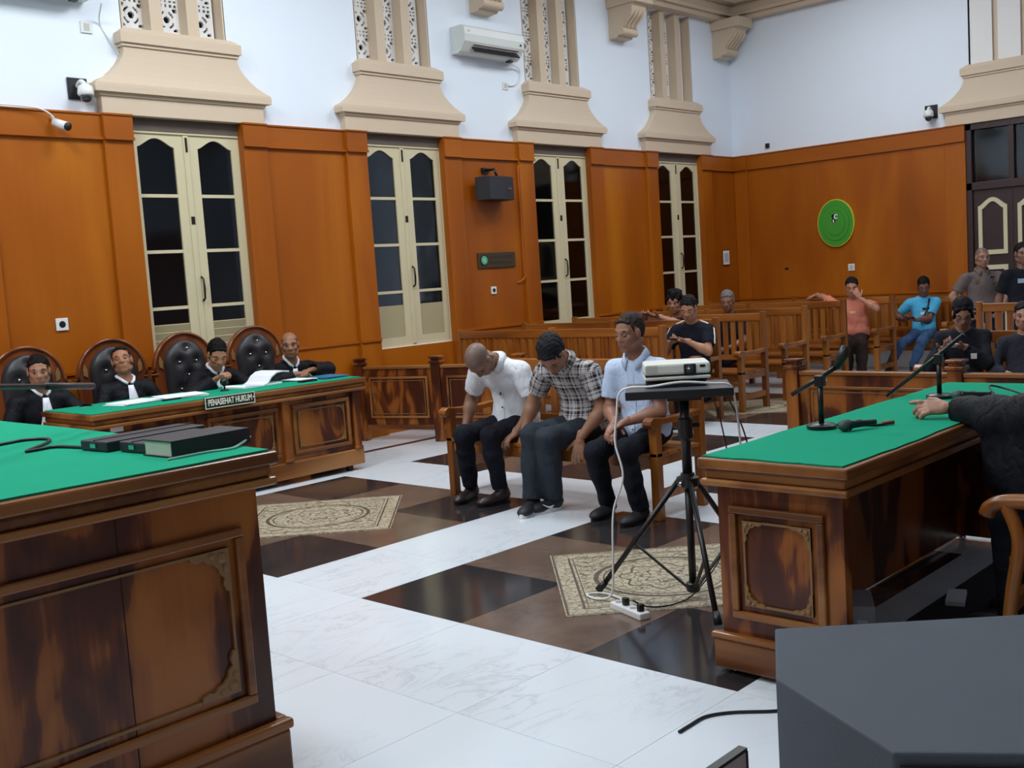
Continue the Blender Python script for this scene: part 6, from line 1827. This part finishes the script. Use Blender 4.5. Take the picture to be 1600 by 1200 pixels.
POSES['rp'] = dict(label='person in charcoal jacket seated at the right edge of the gallery', s=0.86, heading=196, pelvis=(8.95, 2.86, 0.46), lean=(-14, 8), head=(4, 0, 0), sleeve='long', top='tee',
    handL=dict(pos=(8.75, 2.7, 0.6), dir=(-0.7, 0.4, 0), nrm=(0, 0, -1)), handR=dict(pos=(8.75, 2.92, 0.6), dir=(-0.7, -0.4, 0), nrm=(0, 0, -1)),
    footL=dict(pos=(8.62, 2.74), toe=195), footR=dict(pos=(8.62, 2.95), toe=195), skin=(168, 122, 104), haircol=(24, 20, 22), voxel=0.006)
POSES['pr'] = dict(label='prosecutor in black robe pointing a hand across the right desk', s=1.02, heading=84, pelvis=(4.58, 1.08, 0.52), lean=(12, 30), head=(8, 20, 0),
    handL=dict(pos=(4.66, 1.80, 0.915), dir=(-0.42, 0.9, 0.05), nrm=(0.5, 0.3, -0.7), curl=34, point=True, spread=1.6, pole=(-0.6, -0.3, -0.5)), handR=dict(pos=(5.1, 1.62, 0.9), dir=(0, 0.9, 0), nrm=(0, 0, -1)),
    footL=dict(pos=(4.5, 1.5), toe=90), footR=dict(pos=(4.78, 1.5), toe=85), skin=(168, 124, 104), haircol=(20, 18, 20), cuff=0.058, cuffat=0.86, drape=1)
# ---------------------------------------------------------------- everyone in the room
def phone(pos, d, n, label, mat=M_black, size=(0.072, 0.15, 0.009)):
    d = nrm(d); n = np.asarray(n, float); n = nrm(n-d*np.dot(n, d)); s_ = np.cross(d, n)
    t = thing('smartphone', label, 'phone', tuple(pos), 0)
    MB().obox((0, 0, 0), tuple(s_*size[0]/2), tuple(d*size[1]/2), tuple(n*size[2]/2)).build('case', mat, t, bevel=0.003)
    MB().obox(tuple(n*(size[2]/2+0.0006)), tuple(s_*(size[0]/2-0.004)), tuple(d*(size[1]/2-0.006)), tuple(n*0.0006)).build('screen', plain('dark_screen', lin(30,34,44), 0.1), t)
    return t
TR_black = fabric('black_trousers', lin(26,28,36)); TR_slate = fabric('slate_trousers', lin(48,54,62)); TR_jean = fabric('blue_denim', lin(62,88,126), noise=0.15)
TR_dark = fabric('dark_brown_trousers', lin(48,36,34))
SH_brown = plain('dark_brown_leather', lin(46,36,36), 0.35); SH_black = plain('black_knit_shoe', lin(28,30,34), 0.6)
TOPS = dict(m1=fabric('white_cotton', lin(222,226,232)), m2=M_plaid, m3=fabric('pale_blue_cotton', lin(188,206,232)),
            bm=fabric('black_tshirt', lin(26,28,38)), cm=fabric('dark_brown_shirt', lin(70,44,36)), gm=fabric('black_top', lin(30,30,38)),
            pm=fabric('peach_tshirt', lin(206,124,102)), bl=fabric('sky_blue_tshirt', lin(84,176,220)), po=fabric('police_brown_shirt', lin(104,92,90)),
            sb=fabric('black_shirt', lin(26,28,36)), wm=fabric('black_jacket', lin(34,36,44)), rp=fabric('charcoal_jacket', lin(48,50,58)))
M_lighthair = None
PJ = {}
for key, P in POSES.items():
    P.setdefault('seed', sum(map(ord, key)))
    if key in ('L1', 'L2', 'L3', 'L4', 'pr'):
        P.update(top='robe', sleeve='long', topmat=M_robe, jabot=True)
    else:
        P['topmat'] = TOPS[key]
    P['legmat'] = {'m1': TR_black, 'm2': TR_slate, 'm3': TR_black, 'bl': TR_jean, 'pm': TR_dark}.get(key, TR_black)
    P['shoemat'] = {'m1': SH_brown}.get(key, SH_black)
    if key in ('m2', 'bl'): P['solemat'] = M_whiteplastic; P['soleh'] = 0.028
    if key == 'm2': P['swoosh'] = True
    if P.get('buttons'): P['buttons'] = M_black if key == 'm1' else M_whiteplastic
    PJ[key] = person(P)

def small(mb, name, mat, parent):
    return mb.build(name, mat, parent, smooth=True)
def patch(key, y_, x_, w, h, name, mat):
    """flat mark on the front of a garment"""
    J, root, oc, shirt, base = PJ[key]
    p, fwd = oc(y_, x_)
    MB().obox(tuple(p+fwd*0.003-base), tuple(J['lf2']*w/2), tuple(fwd*0.002), tuple(J['u2']*h/2)).build(name, mat, shirt)
def held(key, label, off=(0, 0, 0), up=0.25, mat=M_black):
    J = PJ[key][0]
    c = (J['wrL']+J['wrR'])/2+J['fw']*0.09+np.array([0, 0, 0.025])+np.array(off)
    phone(c, J['fw']+np.array([0, 0, up]), -J['fw']*up+np.array([0, 0, 1.0]), label, mat)
held('bm', 'black phone held by the man in the black T-shirt')
held('cm', 'dark phone held by the curly-haired person')
held('bl', 'black phone held by the man in the sky blue T-shirt')
held('wm', 'phone held by the seated person with glasses', mat=M_whiteplastic)
patch('bm', 0.33, -0.02, 0.04, 0.012, 'chest_logo', M_whiteplastic)
J, root, oc, shirt, base = PJ['bm']
for k in 'LR':
    a, e_ = J['sh'+k], J['el'+k]; out = J['lf2']*(1 if k == 'L' else -1)
    d = nrm(e_-a); o = nrm(out-d*np.dot(out, d))
    pts = [J['neck']-J['u2']*0.005+out*0.085+J['u2']*0.03, a+J['u2']*0.058-out*0.01, a+o*0.063+d*0.04+J['u2']*0.02, a+o*0.068+d*0.11, a+o*0.07+d*0.2]
    m = MB(); m.tube([tuple(p-base) for p in pts], 0.0075, 6); m.build('shoulder_stripe', M_whiteplastic, shirt, smooth=True)
patch('pm', 0.36, 0.0, 0.07, 0.03, 'chest_print', plain('pale_yellow_print', lin(224, 196, 140), 0.7))
patch('bl', 0.33, 0.02, 0.09, 0.03, 'chest_print', M_black); patch('bl', 0.27, -0.01, 0.08, 0.035, 'chest_print', M_whiteplastic)
J, root, oc, shirt, base = PJ['bl']
pts = [oc(y_, x_)[0]+oc(y_, x_)[1]*0.006-base for y_, x_ in ((0.46, 0.07), (0.38, 0.05), (0.3, 0.025), (0.22, -0.01), (0.14, -0.05))]
MB().tube([tuple(p) for p in pts], 0.012, 6).build('crossbody_strap', M_black, root, smooth=True)
patch('wm', 0.36, 0.08, 0.045, 0.045, 'white_badge', M_whiteplastic)
patch('po', 0.42, 0.09, 0.05, 0.012, 'name_bar', M_chrome); patch('po', 0.40, -0.09, 0.06, 0.03, 'unit_badge', plain('bronze_badge', lin(140, 100, 70), 0.5)); patch('po', 0.36, -0.09, 0.1, 0.012, 'pocket_flap', TOPS['po']); patch('po', 0.36, 0.09, 0.1, 0.012, 'pocket_flap', TOPS['po'])
patch('sb', 0.36, -0.02, 0.12, 0.05, 'pale_print', plain('pale_blue_print', lin(150, 178, 200), 0.7))
patch('m3', 0.36, 0.09, 0.1, 0.006, 'pocket_edge', TOPS['m3'])
# glasses
def glasses(key):
    J, root, oc, shirt, base = PJ[key]; z = POSES[key].get('s', 1)
    H = lambda a, b, c: tuple(J['head']+(J['hf']*a+J['hl']*b+J['hu']*c)*z-base)
    g = MB()
    for q in (-1, 1):
        g.tube([H(0.098, q*0.032+0.021*math.cos(t), 0.0+0.016*math.sin(t)) for t in np.linspace(0, 2*PI, 15)[:-1]], 0.0018, 5, closed=True)
        g.tube([H(0.096, q*0.053, 0.004), H(0.0, q*0.079, 0.006)], 0.0018, 5)
    g.tube([H(0.1, -0.011, 0.003), H(0.1, 0.011, 0.003)], 0.0018, 5)
    g.build('glasses', M_black, root)
glasses('wm')
